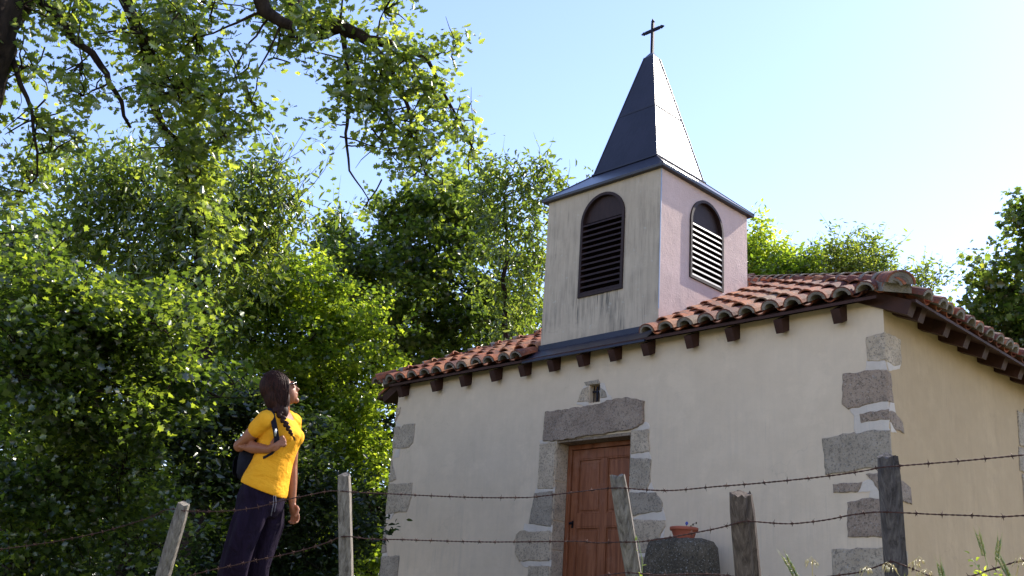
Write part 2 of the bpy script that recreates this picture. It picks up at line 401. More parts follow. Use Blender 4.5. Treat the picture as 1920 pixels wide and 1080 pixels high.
JS = [[(1013, 832), (1043, 829), (1038, 917), (1009, 917)], [(1003, 924), (1038, 920), (1034, 988), (992, 982)],
      [(968.5, 1002), (976, 995), (1033, 995), (1031, 1052), (974, 1053), (966, 1036)], [(991, 1061), (1030, 1061), (1028, 1090), (989, 1090)],
      [(1184, 808), (1216.7, 804), (1218, 847), (1184, 852)], [(1182.5, 858), (1221.5, 861), (1220, 902), (1215, 917), (1182, 917)],
      [(1181.5, 923), (1230, 923), (1242.6, 943), (1242.6, 958), (1181, 969)], [(1181, 973), (1246, 976), (1248, 987), (1239, 1002), (1233, 1036), (1180, 1038)],
      [(1180, 1043), (1222, 1045), (1220, 1090), (1178, 1090)]]
for i, a in enumerate(JS): stone('jamb_stone', a, None, 'granite', .016, 50+i)
# granite lining of the door reveal
for sgn, X in ((1, dl), (-1, dr)):
    mb = MB(); zs = [0, .35, .72, 1.05, 1.5, dt-.003]
    for k in range(5):
        a, b = sorted((X+sgn*.001, X+sgn*.014)); mb.box((a, .004, zs[k]+.008), (b, .2, zs[k+1]-.008))
    mb.build('reveal_stone', 'granite', chapel)
mb = MB(); mb.box((dl+.015, .005, dt-.03), (dr-.015, .2, dt-.003)); mb.build('reveal_stone', 'brown_granite', chapel)
for i, a in enumerate([[(1096, 717), (1122, 711.5), (1126.7, 719), (1100, 723.7)], [(1092, 730), (1103.7, 724.5), (1104, 754), (1083, 754)], [(1126, 726), (1137, 735.6), (1139, 745), (1126, 746.7)]]):
    stone('niche_stone', a, None, 'granite', .014, 70+i, .006)
# white lime mortar between the stones
MO = [[(1625, 677), (1660, 676), (1664, 694), (1640, 696), (1622, 699)], [(1593, 767), (1655, 752), (1666, 752), (1669, 771), (1640, 774), (1612, 778), (1612, 793), (1640, 789), (1668, 787), (1669, 809), (1632, 808), (1606, 815), (1601, 805), (1602, 780)],
      [(1608, 924), (1617, 905), (1628, 899), (1640, 902), (1651, 924), (1676, 930), (1677, 941), (1650, 937), (1630, 934), (1632, 920)],
      [(1012, 826), (1044, 823), (1044, 833), (1014, 836)], [(1006, 916), (1041, 914), (1040, 924), (1002, 927)], [(984, 981), (1036, 985), (1035, 998), (980, 998)], [(972, 1051), (1034, 1050), (1033, 1063), (985, 1064)],
      [(1184, 802), (1212, 791), (1219, 800), (1218, 806), (1184, 812)], [(1183, 849), (1217, 845), (1222, 862), (1183, 860)], [(1183, 914), (1222, 905), (1226, 924), (1182, 925)],
      [(1195, 968), (1243, 950), (1249, 976), (1182, 975)], [(1180, 1034), (1235, 1030), (1240, 1005), (1247, 990), (1242, 1030), (1226, 1047), (1180, 1046)],
      [(1081, 758), (1085, 750), (1104, 750), (1104, 764)], [(1125, 718), (1133, 718), (1139, 735), (1148, 746), (1147, 751), (1127, 757)], [(1094, 725), (1104, 721), (1104, 731), (1092, 732)],
      [(742, 843), (752, 840), (748, 858), (738, 860)], [(716, 962), (740, 962), (734, 974), (724, 976)], [(709, 1036), (727, 1036), (726, 1046), (708, 1046)], [(736, 792), (744, 790), (752, 800), (734, 803)]]
for i, a in enumerate(MO):
    mb = MB()
    P = fpoly(a)
    for p in P: p.x = max(p.x, WL)
    plate(mb, P, 'f', .007, 90+i, .012); mb.build('mortar_joint', 'mortar', chapel)
for i, a in enumerate([[(1660, 676), (1689, 682), (1686, 692), (1666, 696)], [(1668, 754), (1676, 756), (1679, 775), (1667, 770)], [(1668, 787), (1677, 806), (1681, 812), (1670, 810)]]):
    P = rpoly(a)
    for p in P: p.x = max(p.x, 0)
    mb = MB(); plate(mb, P, 'r', .007, 120+i, .008); mb.build('mortar_joint', 'mortar', chapel)

# niche grille and its little cross
mb = MB(); cx = (nl+nr)/2
for k in range(4): x = nl+(nr-nl)*(k+.5)/4; mb.bar((x, .06, nb), (x, .06, ntp), .007, .007, Vector((0, 1, 0)))
mb.bar((cx, .05, nb+.02), (cx, .05, ntp-.02), .016, .01, Vector((0, 1, 0))); zc = nb+(ntp-nb)*.66
mb.bar((nl+.012, .049, zc), (nr-.012, .049, zc), .011, .018); mb.build('niche_grille', 'iron', chapel)

# door: frame, leaf with four panels, handle plate
fy = .2
mb = MB(); fw = .055
mb.box((dl+.016, fy, 0), (dl+.016+fw, fy+.08, dt-.03)); mb.box((dr-.016-fw, fy, 0), (dr-.016, fy+.08, dt-.03)); mb.box((dl+.016+fw, fy+.002, dt-.03-fw), (dr-.016-fw, fy+.08, dt-.031))
bevel(mb.build('door_frame', 'door_wood', chapel), .005)
x0 = dl+.016+fw+.004; x1 = dr-.016-fw-.004; z1 = dt-.03-fw-.004; st = .085; xm = (x0+x1)/2
mb = MB(); dy = fy+.025
mb.box((x0, dy, .02), (x0+st, dy+.045, z1)); mb.box((x1-st, dy, .02), (x1, dy+.045, z1)); mb.box((xm-.038, dy, .22), (xm+.038, dy+.045, z1-.11))
rz_ = FW(1120, 975, .22).z
for a, b in ((z1-.11, z1), (rz_-.07, rz_+.07), (.02, .22)): mb.box((x0+st, dy+.001, a), (x1-st, dy+.045, b))
door = bevel(mb.build('door', 'door_wood', chapel), .006)
for xa, xb in ((x0+st, xm-.038), (xm+.038, x1-st)):
    for za, zb in ((.22, rz_-.07), (rz_+.07, z1-.11)):
        mb = MB(); mb.box((xa-.002, dy+.022, za-.002), (xb+.002, dy+.038, zb+.002)); mb.box((xa+.045, dy+.012, za+.045), (xb-.045, dy+.0225, zb-.045))
        for (p, q) in (((xa, dy+.012, za+.008), (xb, dy+.012, za+.008)), ((xa, dy+.012, zb-.008), (xb, dy+.012, zb-.008))): mb.bar(p, q, .016, .02)
        for xx in (xa+.008, xb-.008): mb.bar((xx, dy+.012, za), (xx, dy+.012, zb), .014, .018, Vector((0, 1, 0)))
        bevel(mb.build('door_panel', 'door_wood', door), .008)
mb = MB(); hx = x0+.04; hz = rz_-.03
mb.box((hx-.014, dy-.004, hz-.05), (hx+.014, dy, hz+.03)); mb.tube([(hx, dy, hz), (hx, dy-.03, hz)], [.007, .007], 8); mb.ball((hx, dy-.04, hz), .018, None, 12, 8)
mb.build('door_handle', 'iron', door)
mb = MB(); mb.box((dl-.1, -.45, -.3), (dr+.1, .0, -.02)); bevel(mb.build('door_step', 'granite', chapel), .02)
# window stones on the side wall
for i, (a, b, c, d) in enumerate([(3.22, 3.42, 2.16, 2.56), (3.16, 3.42, 1.86, 2.14), (3.2, 3.42, 1.36, 1.84), (3.2, 4.32, 1.16, 1.34), (4.11, 4.32, 1.36, 1.84), (4.11, 4.36, 1.86, 2.56), (3.43, 4.10, 2.46, 2.62)]):
    mb = MB(); plate(mb, [Vector((a, c)), Vector((b, c)), Vector((b, d)), Vector((a+.02, d))], 'r', .014, 150+i); mb.build('window_stone', 'granite', chapel)
mb = MB(); yy0, yy1 = sw0, sw1
for a, b in (((-.17, yy0+.03, swb), (-.17, yy0+.03, swt)), ((-.17, yy1-.03, swb), (-.17, yy1-.03, swt)), ((-.17, (yy0+yy1)/2, swb), (-.17, (yy0+yy1)/2, swt))): mb.bar(a, b, .05, .05, Vector((0, 1, 0)))
for z in (swb+.03, (swb+swt)/2, swt-.03): mb.bar((-.171, yy0+.055, z), (-.171, yy1-.055, z), .045, .05)
win = mb.build('side_window', 'rafter_wood', chapel)
m, nt = mat('window_glass'); finish(nt, (.02, .025, .03), .06, None, 0, .6); M['window_glass'] = m
mb = MB(); mb.box((-.19, yy0, swb), (-.185, yy1, swt)); mb.build('pane', 'window_glass', win)

# ---- roof
tF, tR, tL = .50, .46, .60
aF, aR, aL = math.atan(tF), math.atan(tR), math.atan(tL)
OF, OR = .17, .36
ZE = 2.92+.10+.035                    # top of the roof deck over the wall line
XA = -tL*(-WL)/(tL+tR)*1.0            # ridge x: tR*(-x) = tL*(x-WL)
XR = tL*WL/(tL+tR); ZR = ZE+tR*(-XR); YR = (ZR-ZE)/tF
def zf(y): return ZE+tF*y
def zr_(x): return ZE+tR*(-x)
def zl(x): return ZE+tL*(x-WL)
TX0, TX1, TY0, TY1 = -2.665-1.808, -2.665, .0625, .0625+1.834   # tower footprint
def hipR(k): return Vector((-k*XR*-1 if False else k*XR, k*YR, ZE+k*(ZR-ZE)))
def hipL(k): return Vector((WL+k*(XR-WL), k*YR, ZE+k*(ZR-ZE)))
eR = hipR(-OF/YR); eR = Vector((OR, -OF, ZE-.16)); eL = Vector((WL-OR, -OF, ZE-.16))
# roof deck (thin boards) as closed slabs
def slab(mb, pts, th):
    n = len(pts); a = [Vector(p) for p in pts]; nn = (a[1]-a[0]).cross(a[2]-a[0]).normalized()
    if nn.z < 0: a.reverse(); nn = -nn
    b = [p-Vector((0, 0, th)) for p in a]
    mb.add(a+b, [list(range(n)), list(range(2*n-1, n-1, -1))]+[[(i+1) % n, i, n+i, n+(i+1) % n] for i in range(n)])
mb = MB()
YB = WD+.3
ap = Vector((XR, YR, ZR)); ab = Vector((XR, YB-.0, ZR))
fr = Vector((OR*.6, -OF, zf(-OF))); flp = Vector((WL-OR*.6, -OF, zf(-OF)))
slab(mb, [(0.02, -OF, zf(-OF)), (WL-.02, -OF, zf(-OF)), ap], .03)
slab(mb, [(OR, -.1, zr_(OR)), (OR, YB, zr_(OR)), (XR, YB, ZR), ap], .028)
slab(mb, [(WL-OR, -.1, zl(WL-OR)), (WL-OR, YB, zl(WL-OR)), (XR, YB, ZR), ap], .028)
mb.build('roof_deck', 'rafter_wood', chapel)
mb = MB(); mb.add([(WL, WD, WT), (0, WD, WT), (XR, WD, ZR-.05)], [(0, 1, 2)]); mb.build('rear_gable', 'side_plaster', chapel)

def barrel(mb, P, ux, uv, un, r0, r1, length, th, t, up=True, seg=7, ang=PI):
    """half-barrel tile; P lower end centre, ux across, uv up the slope, un normal"""
    vs = []
    for (r, s) in ((r0, 0), (r1, 1)):
        for dr_ in (0, -th):
            for k in range(seg+1):
                a = (PI-ang)/2+ang*k/seg; rr = r+dr_
                c = math.cos(a)*rr; h = math.sin(a)*rr*(1 if up else -1)*.88
                vs.append(P+ux*c+un*h+uv*(length*s))
    n = seg+1; fs = []
    for k in range(seg):
        fs.append((k, k+1, 2*n+k+1, 2*n+k)); fs.append((n+k, 3*n+k, 3*n+k+1, n+k+1))
        fs.append((k, n+k, n+k+1, k+1)); fs.append((2*n+k, 2*n+k+1, 3*n+k+1, 3*n+k))
    fs.append((0, 2*n, 3*n, n)); fs.append((n-1, 2*n-1, 4*n-1, 3*n-1))
    mb.add(vs, fs, t)
def rt(): return min(1, max(0, random.gauss(.5, .24)))
SP = .235
def tile_slope(name, u0, u1, point, ux, uv, un, vmax, skip=None, tone=0.0):
    mb = MB(); mo = MB(); n = int((u1-u0)/SP)
    for j in range(n+1):
        u = u0+(u1-u0)*j/n
        for pan in (False, True):
            uu = u+(SP/2 if pan else 0); L = vmax(uu)
            if uu > u1+.05: continue
            v = 0.0; row = 0
            while v < L-.02:
                ln = min(.44, L-v+.12)
                if skip is None or not skip(uu, v):
                    jx = random.uniform(-.012, .012); rx = random.uniform(-.06, .06); ry = random.uniform(-.03, .03)
                    P = point(uu+jx, v+random.uniform(-.024, .024)+(.05 if pan and row == 0 else 0))
                    if pan: P = P+un*.070; barrel(mb, P, ux, (uv-un*.03).normalized(), un, .070, .090, ln, .014, rt()*.6, False, 6, PI*.8)
                    else:
                        P = P+un*(.055+(.018 if row else .0))
                        P = P+un*random.uniform(-.004, .008); barrel(mb, P, (ux+un*rx).normalized(), (uv-un*.045+ux*ry).normalized(), un, .108 if row == 0 else .100, .082, ln, .016, min(1, rt()+tone), True, 8)
                        if row == 0:   # second tile and bedding mortar under the eave course
                            rm = random.uniform(.018, .032); barrel(mo, P-uv*random.uniform(.0, .012)-un*.002, ux, uv, un, .094, .078, .22, rm, .5, True, 8)
                v += .31; row += 1
    mb.build(name, 'terracotta_tile', chapel, False, True)
    mo.build('eave_mortar', 'ridge_mortar', chapel)
uvF = Vector((0, math.cos(aF), math.sin(aF))); unF = Vector((0, -math.sin(aF), math.cos(aF)))
def vF(u):   # available length up the front slope at local x = u
    y = min(YR*(u)/XR if u > XR else YR*(u-WL)/(XR-WL), YR)
    if u > 0: y = -OF*.3
    if u < WL: y = -OF*.3
    return (y+OF+.10)/math.cos(aF)
for ua, ub in ((WL-.22, TX0-.12), (TX1+.05, .20)):
    tile_slope('front_roof_tiles', ua, ub, lambda u, v: Vector((u, -OF-.02, zf(-OF-.02)))+uvF*v, Vector((1, 0, 0)), uvF, unF, lambda u: max(vF(u), .22), lambda u, v: TX0-.07 < u < TX1+.0)
uvR = Vector((-math.cos(aR), 0, math.sin(aR))); unR = Vector((math.sin(aR), 0, math.cos(aR)))
def vR(u):
    x = XR*min(1, max(0, u/YR)); return (-x+OR+.08)/math.cos(aR)
tile_slope('side_roof_tiles', .06, YB, lambda u, v: Vector((OR+.03, u, zr_(OR+.03)))+uvR*v, Vector((0, 1, 0)), uvR, unR, vR, None, -.12)
uvL = Vector((math.cos(aL), 0, math.sin(aL))); unL = Vector((-math.sin(aL), 0, math.cos(aL)))
def vL(u):
    x = (XR-WL)*min(1, max(0, u/YR)); return (x+OR+.08)/math.cos(aL)
tile_slope('far_side_roof_tiles', .06, YB, lambda u, v: Vector((WL-OR-.03, u, zl(WL-OR-.03)))+uvL*v, Vector((0, -1, 0)), uvL, unL, vL)
# hip and ridge tiles bedded on mortar
def capline(name, a, b, mortar_end, tone):
    mb = MB(); mo = MB(); d = (b-a); L = d.length; uv = d.normalized(); ux = uv.cross(Vector((0, 0, 1))).normalized(); un = ux.cross(uv)
    v = 0; i = 0
    while v < L:
        P = a+uv*v+un*(.035+random.uniform(-.006, .006))+ux*random.uniform(-.01, .01)
        barrel(mb, P, ux, (uv-un*.04).normalized(), un, .125, .10, .42, .018, max(0, min(1, rt()*.7+tone)), True, 10)
        v += .335; i += 1
    k = int(L/.1); rr = []
    for i in range(k+1):
        p = a+uv*(L*i/k+.04); h = .085+.012*noise.noise(p*7); w = .135+.03*noise.noise(p*9+Vector((5, 0, 0)))
        rr.append([p+ux*w-un*.05, p+ux*w*.9+un*h*.55, p+ux*.05+un*h, p-ux*.05+un*h, p-ux*w*.9+un*h*.55, p-ux*w-un*.05])
    mo.rings(rr)
    # collars of mortar over each joint
    v = .335
    while v < L:
        P = a+uv*v+un*.035; barrel(mo, P-uv*.02, ux, uv, un, .131, .131, .05+random.uniform(0, .02), .012, .5, True, 10); v += .335
    if mortar_end:
        barrel(mo, a+un*.03-uv*.018, ux, uv, un, .132, .132, .05, .131, .5, True, 14)
        barrel(mo, a+un*.03-uv*.022, ux, uv, un, .095, .095, .05, .018, .5, True, 14)
        barrel(mb, a+un*.035-uv*.03, ux, uv, un, 0.138, .125, .30, .018, .35, True, 12)
    mb.build(name, 'terracotta_tile', chapel, False, True); mo.build(name.replace('tiles', 'mortar'), 'ridge_mortar', chapel)
cR = Vector((.25, -.18, ZE-.05)); cL = Vector((WL-.24, -.16, ZE-.05))
capline('hip_tiles', cR, ap+Vector((0, 0, .05)), True, -.12)
capline('hip_tiles', cL, ap+Vector((0, 0, .05)), True, -.05)
capline('ridge_tiles', ap+Vector((0, 0, .06)), ab+Vector((0, 0, .06)), False, 0)
# rafters
FXs = [-6.958, -6.265, -5.70, -5.137, -4.63, -4.15, -3.684, -3.21, -2.738, -2.157, -1.647, -1.075, -.453]
for x in FXs:
    mb = MB(); mb.bar((x+.045, -.13, 2.84+.065-.06), (x+.045, .5, 2.84+.065+.25), .09, .14); mb.build('rafter', 'rafter_wood', chapel)
for y in [.03, .25, .80, 1.27, 1.74, 2.25, 2.71, 3.17, 3.65, 4.13, 4.6, 5.1, 5.6, 6.1, 6.6, 7.1, 7.6]:
    mb = MB(); mb.bar((.27, y-.01, 2.93-.09), (-.4, y-.01, 2.93+.20), .11, .14); mb.build('rafter', 'rafter_wood', chapel)
for y in [.03, .5, 1.0, 1.5, 2.0, 2.5, 3.0, 3.5, 4, 4.5, 5, 5.5, 6, 6.5, 7, 7.5]:
    mb = MB(); mb.bar((WL-.30, y-.02, 2.97-.15), (WL+.3, y-.02, 2.97+.18), .095, .115); mb.build('rafter', 'rafter_wood', chapel)

# ---- bell tower
TZ0, TZ1 = 3.12, 5.155
def archpts(c0, z0, zs, hw, n=16):
    """closed outline (u, z) of an arched opening, counter-clockwise from bottom left"""
    return [(c0-hw, z0), (c0+hw, z0)]+[(c0+hw*math.cos(a), zs+hw*math.sin(a)) for a in np.linspace(0, PI, n)]
AW = {'f': ((-2.665-.971-.0+ -2.665-.428+.0)/2, 5.155-1.158*1.0, .27), 'r': None}
def arched_wall(u0, u1, z0, z1, c0, zb, zs, hw, P, deep):
    """wall rectangle with an arched hole, split in fans so that every face stays planar; P(u, z, depth)"""
    vs = []; fs = []
    A = [(c0+hw*math.cos(a), zs+hw*math.sin(a)) for a in np.linspace(0, PI, 17)]
    def q(*p): k = len(vs); vs.extend([P(*x) for x in p]); fs.append(tuple(range(k, k+len(p))))
    q((u0, z0, 0), (c0-hw, z0, 0), (c0-hw, z1, 0), (u0, z1, 0)) if False else None
    q((u0, z0, 0), (u1, z0, 0), (u1, zb, 0), (u0, zb, 0))
    q((u0, zb, 0), (c0-hw, zb, 0), (c0-hw, zs, 0), (u0, zs, 0)); q((c0+hw, zb, 0), (u1, zb, 0), (u1, zs, 0), (c0+hw, zs, 0))
    q((c0+hw, zs, 0), (u1, zs, 0), (u1, z1, 0), (c0+hw, z1, 0)); q((u0, zs, 0), (c0-hw, zs, 0), (c0-hw, z1, 0), (u0, z1, 0))
    for i in range(16): q((A[i][0], A[i][1], 0), (A[i][0], z1, 0), (A[i+1][0], z1, 0), (A[i+1][0], A[i+1][1], 0))
    O = [(c0-hw, zb)]+[(c0+hw, zb)]+A
    for i in range(len(O)):
        a = O[i]; b = O[(i+1) % len(O)]; q((a[0], a[1], 0), (b[0], b[1], 0), (b[0], b[1], deep), (a[0], a[1], deep))
    return vs, fs
# openings measured from the photograph
fc = -2.665-.875; fhw = .345; fzb = 5.155-1.447; fzs = 5.155-.475
rc = .0625+.925; rhw = .35; rzb = 5.155-1.235; rzs = 5.155-.50
V = []; Fs = []; fm = []
def addw(vs, fs, mi):
    b = len(V); V.extend(vs); Fs.extend([tuple(b+i for i in f) for f in fs]); fm.extend([mi]*len(fs))
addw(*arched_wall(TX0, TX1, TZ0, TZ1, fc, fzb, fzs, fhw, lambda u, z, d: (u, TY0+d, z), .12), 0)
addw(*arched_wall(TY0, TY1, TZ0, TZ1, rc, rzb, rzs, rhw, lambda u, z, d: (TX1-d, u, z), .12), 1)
addw([(TX0, TY0, TZ0), (TX0, TY1, TZ0), (TX0, TY1, TZ1), (TX0, TY0, TZ1)], [(0, 3, 2, 1)], 1)
addw([(TX0, TY1, TZ0), (TX1, TY1, TZ0), (TX1, TY1, TZ1), (TX0, TY1, TZ1)], [(0, 3, 2, 1)], 1)
addw([(TX0+.1, TY0+.1, TZ0), (TX1-.1, TY0+.1, TZ0), (TX1-.1, TY1-.1, TZ0), (TX0+.1, TY1-.1, TZ0)], [(0, 1, 2, 3)], 0)
tower = link('bell_tower', V, Fs, None, chapel, mats=['tower_plaster', 'tower_render'], fm=fm)
def louver(c0, zb, zs, hw, P, nsl, nose='louver_nosing'):
    fr = MB(); t = .036
    A = [(c0-hw, zb), (c0+hw, zb)]+[(c0+hw*math.cos(a), zs+hw*math.sin(a)) for a in np.linspace(0, PI, 21)]
    B = [(c0-hw+t, zb+t), (c0+hw-t, zb+t)]+[(c0+(hw-t)*math.cos(a), zs+(hw-t)*math.sin(a)) for a in np.linspace(0, PI, 21)]
    n = len(A); vs = [P(a[0], a[1], -.022) for a in A]+[P(b[0], b[1], -.022) for b in B]+[P(b[0], b[1], .10) for b in B]+[P(a[0], a[1], .0) for a in A]
    fs = []
    for i in range(n):
        j = (i+1) % n; fs += [(i, j, n+j, n+i), (n+i, n+j, 2*n+j, 2*n+i), (i, 3*n+i, 3*n+j, j)]
    fr.add(vs, fs); o = fr.build('louvered_window', 'louver_paint', tower)
    sl = MB(); top = zs+.02
    for k in range(nsl):
        z = zb+t+.02+(top-zb-t)*(k+.3)/nsl; h2 = hw-t
        if z > zs: h2 = math.sqrt(max(.01, (hw-t)**2-(z-zs)**2))
        a = [P(c0-h2, z-.025, -.016), P(c0+h2, z-.025, -.016), P(c0+h2, z+.03, .07), P(c0-h2, z+.03, .07)]
        b = [p+Vector((0, 0, -.012)) for p in a]
        sl.add(a+b, [(0, 1, 2, 3), (7, 6, 5, 4), (0, 4, 5, 1), (3, 2, 6, 7), (0, 3, 7, 4), (1, 5, 6, 2)])
    ns = MB()
    for k in range(nsl):
        z = zb+t+.02+(top-zb-t)*(k+.3)/nsl; h2 = hw-t
        if z > zs: h2 = math.sqrt(max(.01, (hw-t)**2-(z-zs)**2))
        e4 = [P(a_, z+b_, c_) for a_ in (c0-h2, c0+h2) for b_, c_ in ((-.040, -.0215), (-.016, -.0165), (-.016, -.008), (-.040, -.008))]
        ns.add(e4, [(0, 1, 2, 3), (7, 6, 5, 4), (0, 4, 5, 1), (1, 5, 6, 2), (2, 6, 7, 3), (3, 7, 4, 0)])
    ns.build('slat_edges', nose, tower)
    # head board that fills the arch
    h = [P(c0+(hw-t+.005)*math.cos(a), zs+(hw-t+.005)*math.sin(a), .03) for a in np.linspace(.03, PI-.03, 18)]
    sl.add(h, [list(range(18))])
    bk = [P(x, z, .115) for x, z in A]; sl.add(bk, [list(range(n))])
    sl.build('louver_slats', 'louver_paint', tower)
louver(fc, fzb, fzs, fhw, lambda u, z, d: Vector((u, TY0+d, z)), 13, 'louver_paint')
louver(rc, rzb, rzs, rhw, lambda u, z, d: Vector((TX1-d, u, z)), 10)
mb = MB(); mb.bar((TX1-.001, TY0+.001, TZ0+.25), (TX1-.001, TY0+.001, TZ1), .010, .010, Vector((0, 1, 0))); mb.build('corner_trim', 'trim_zinc', tower)
TC = Vector(((TX0+TX1)/2, (TY0+TY1)/2, 0)); ha = (TX1-TX0)/2; hb = (TY1-TY0)/2
def sq(a, b, z): return [TC+Vector((sx*a, sy*b, z)) for sx, sy in ((-1, -1), (1, -1), (1, 1), (-1, 1))]
mb = MB(); zt = TZ1
mb.rings([sq(ha+.065, hb+.065, zt-.035), sq(ha+.07, hb+.07, zt-.005), sq(.53, .53, zt+.385), sq(.515, .515, zt+.40), sq(.075, .075, zt+2.215), sq(.02, .02, zt+2.30)])
spire = mb.build('spire', 'steel_grey', tower)
mb = MB()
for a, b in (((-1, -1), (1, -1)), ((1, -1), (1, 1)), ((1, 1), (-1, 1)), ((-1, 1), (-1, -1))):    # folded sheet seam half way up
    k = (1.28-.40)/(2.215-.40); r = .515+(.075-.515)*k
    p = TC+Vector((a[0]*r, a[1]*r, zt+1.28)); q = TC+Vector((b[0]*r, b[1]*r, zt+1.28)); mb.bar(p, q, .012, .02)
for sx, sy in ((-1, -1), (1, -1), (1, 1), (-1, 1)):
    mb.tube([TC+Vector((sx*.515, sy*.515, zt+.40)), TC+Vector((sx*.075, sy*.075, zt+2.215))], .009, 6)
    mb.tube([TC+Vector((sx*(ha+.07), sy*(hb+.07), zt-.005)), TC+Vector((sx*.525, sy*.525, zt+.39))], .010, 6)
    mb.bar(TC+Vector((sx*.527, sy*.527, zt+.403)), TC+Vector((-sy*.527*1.0, sx*.527, zt+.403)), .02, .02)
mb.build('spire_seams', 'steel_grey', tower)
mb = MB(); cz = zt+2.27; aw = .19
def fleur(p, d, up):
    s = up; w = .026
    vs = [p-s*.012, p+d*.022-s*w, p+d*.07, p+d*.022+s*w, p+s*.012]; th = Vector((0, .012, 0))
    mb.add([v-th for v in vs]+[v+th for v in vs], [(0, 1, 2, 3, 4), (9, 8, 7, 6, 5)]+[(i, 5+i, 5+(i+1) % 5, (i+1) % 5) for i in range(5)])
c0 = TC+Vector((0, 0, zt+2.66))
mb.box(TC+Vector((-.02, -.016, cz-.08)), TC+Vector((.02, .016, zt+2.775))); mb.box(c0+Vector((-.125, -.013, -.021)), c0+Vector((.125, .013, .021)))
fleur(TC+Vector((0, 0, zt+2.775)), Vector((0, 0, 1)), Vector((1, 0, 0))); fleur(c0+Vector((.125, 0, 0)), Vector((1, 0, 0)), Vector((0, 0, 1))); fleur(c0-Vector((.125, 0, 0)), Vector((-1, 0, 0)), Vector((0, 0, 1)))
mb.build('cross', 'iron', tower)
# lead-grey apron under the tower front
mb = MB(); z0 = 3.18; prof = [(TY0-.006, z0+.02), (TY0-.012, z0-.05), (TY0-.045, z0-.07), (TY0-.25, 2.945), (TY0-.252, 2.925), (TY0-.24, 2.92), (TY0-.04, z0-.10), (TY0+.02, z0-.10), (TY0+.02, z0+.02)]
mb.rings([[Vector((x, y, z)) for y, z in prof] for x in (TX0-.06, TX1+.0)]); mb.build('apron_flashing', 'steel_grey', tower)
# ------------------------------------------------------------------ trees
def leaf_shape(kind):
    if kind == 'oak':
        h = [(0, 0), (.08, .10), (.20, .14), (.09, .25), (.32, .36), (.14, .46), (.40, .62), (.17, .70), (.26, .86), (.10, .90), (0, 1.0)]
        V = [(0, y, 0) for x, y in h if x == 0]
        R = [(x, y, .10*x/.38+.04*math.sin(y*6)) for x, y in h]; Lf = [(-x, y, z) for x, y, z in h[1:-1] and [(a, b, .10*a/.38-.03*math.sin(b*5)) for a, b in h[1:-1]]]
        vs = R+Lf; n = len(R); fs = [list(range(n)), [0]+[n-1]+[n+i for i in reversed(range(len(Lf)))]]
        return np.array(vs), fs
    if kind == 'lobed':
        vs = [(0, 0, 0), (.22, .22, .05), (.42, .20, .1), (.30, .45, .05), (.50, .62, .1), (.24, .68, .04), (0, 1, -.02), (-.24, .68, .04), (-.50, .62, .1), (-.30, .45, .05), (-.42, .20, .1), (-.22, .22, .05)]
        return np.array(vs), [[0, 1, 2, 3, 4, 5, 6], [0, 6, 7, 8, 9, 10, 11]]
    vs = [(0, 0, 0), (.24, .33, .08), (.17, .7, .04), (0, 1, -.06), (-.17, .7, .04), (-.24, .33, .08)]
    if kind == 'narrow': vs = [(x*.75, y, z-.12*y*y) for x, y, z in vs]
    return np.array(vs), [[0, 1, 2, 3], [0, 3, 4, 5]]
def leaves(name, pos, size, kind, mname, parent, tint, droop=0.0, flat=.5):
    """one mesh of many separate leaves"""
    n = len(pos); V, Fc = leaf_shape(kind); k = len(V)
    az = RNG.uniform(0, 2*PI, n); el = RNG.normal(-droop, .45, n)
    d = np.stack([np.cos(az)*np.cos(el), np.sin(az)*np.cos(el), np.sin(el)], 1)
    up = RNG.normal(0, 1-flat, (n, 3)); up[:, 2] += .7
    x = np.cross(d, up); x /= np.linalg.norm(x, axis=1)[:, None]+1e-9; z = np.cross(x, d)
    s = (size*RNG.uniform(.5, 1.25, n))[:, None, None]
    P = pos[:, None, :]+s*(x[:, None, :]*V[None, :, 0:1]+d[:, None, :]*V[None, :, 1:2]+z[:, None, :]*V[None, :, 2:3])
    P = P.reshape(-1, 3); me = bpy.data.meshes.new(name)
    lv = []; ls = []; lt = []
    cnt = sum(len(f) for f in Fc)
    base = (np.arange(n)*k)[:, None]; fl = np.array([i for f in Fc for i in f])[None, :]
    lv = (base+fl).reshape(-1); tot = np.tile([len(f) for f in Fc], n); st = np.concatenate([[0], np.cumsum(tot)[:-1]])
    me.vertices.add(n*k); me.vertices.foreach_set('co', P.astype(np.float32).ravel())
    me.loops.add(len(lv)); me.loops.foreach_set('vertex_index', lv.astype(np.int32))
    me.polygons.add(len(tot)); me.polygons.foreach_set('loop_start', st.astype(np.int32))
    me.update(calc_edges=True); me.materials.append(M[mname])
    a = me.attributes.new('tint', 'FLOAT', 'POINT'); a.data.foreach_set('value', np.repeat(tint, k).astype(np.float32))
    o = bpy.data.objects.new(name, me); C.objects.link(o); o.parent = parent; return o
def wob(a, b, n, amp, seed=0):
    a = Vector(a); b = Vector(b); L = (b-a).length; out = []
    for i in range(n+1):
        t = i/n; p = a.lerp(b, t); w = math.sin(PI*t)*amp*L
        p = p+Vector((noise.noise(Vector((t*3, seed, 1))), noise.noise(Vector((t*3, seed, 5))), noise.noise(Vector((t*3, seed, 9)))))*w
        out.append(p)
    return out
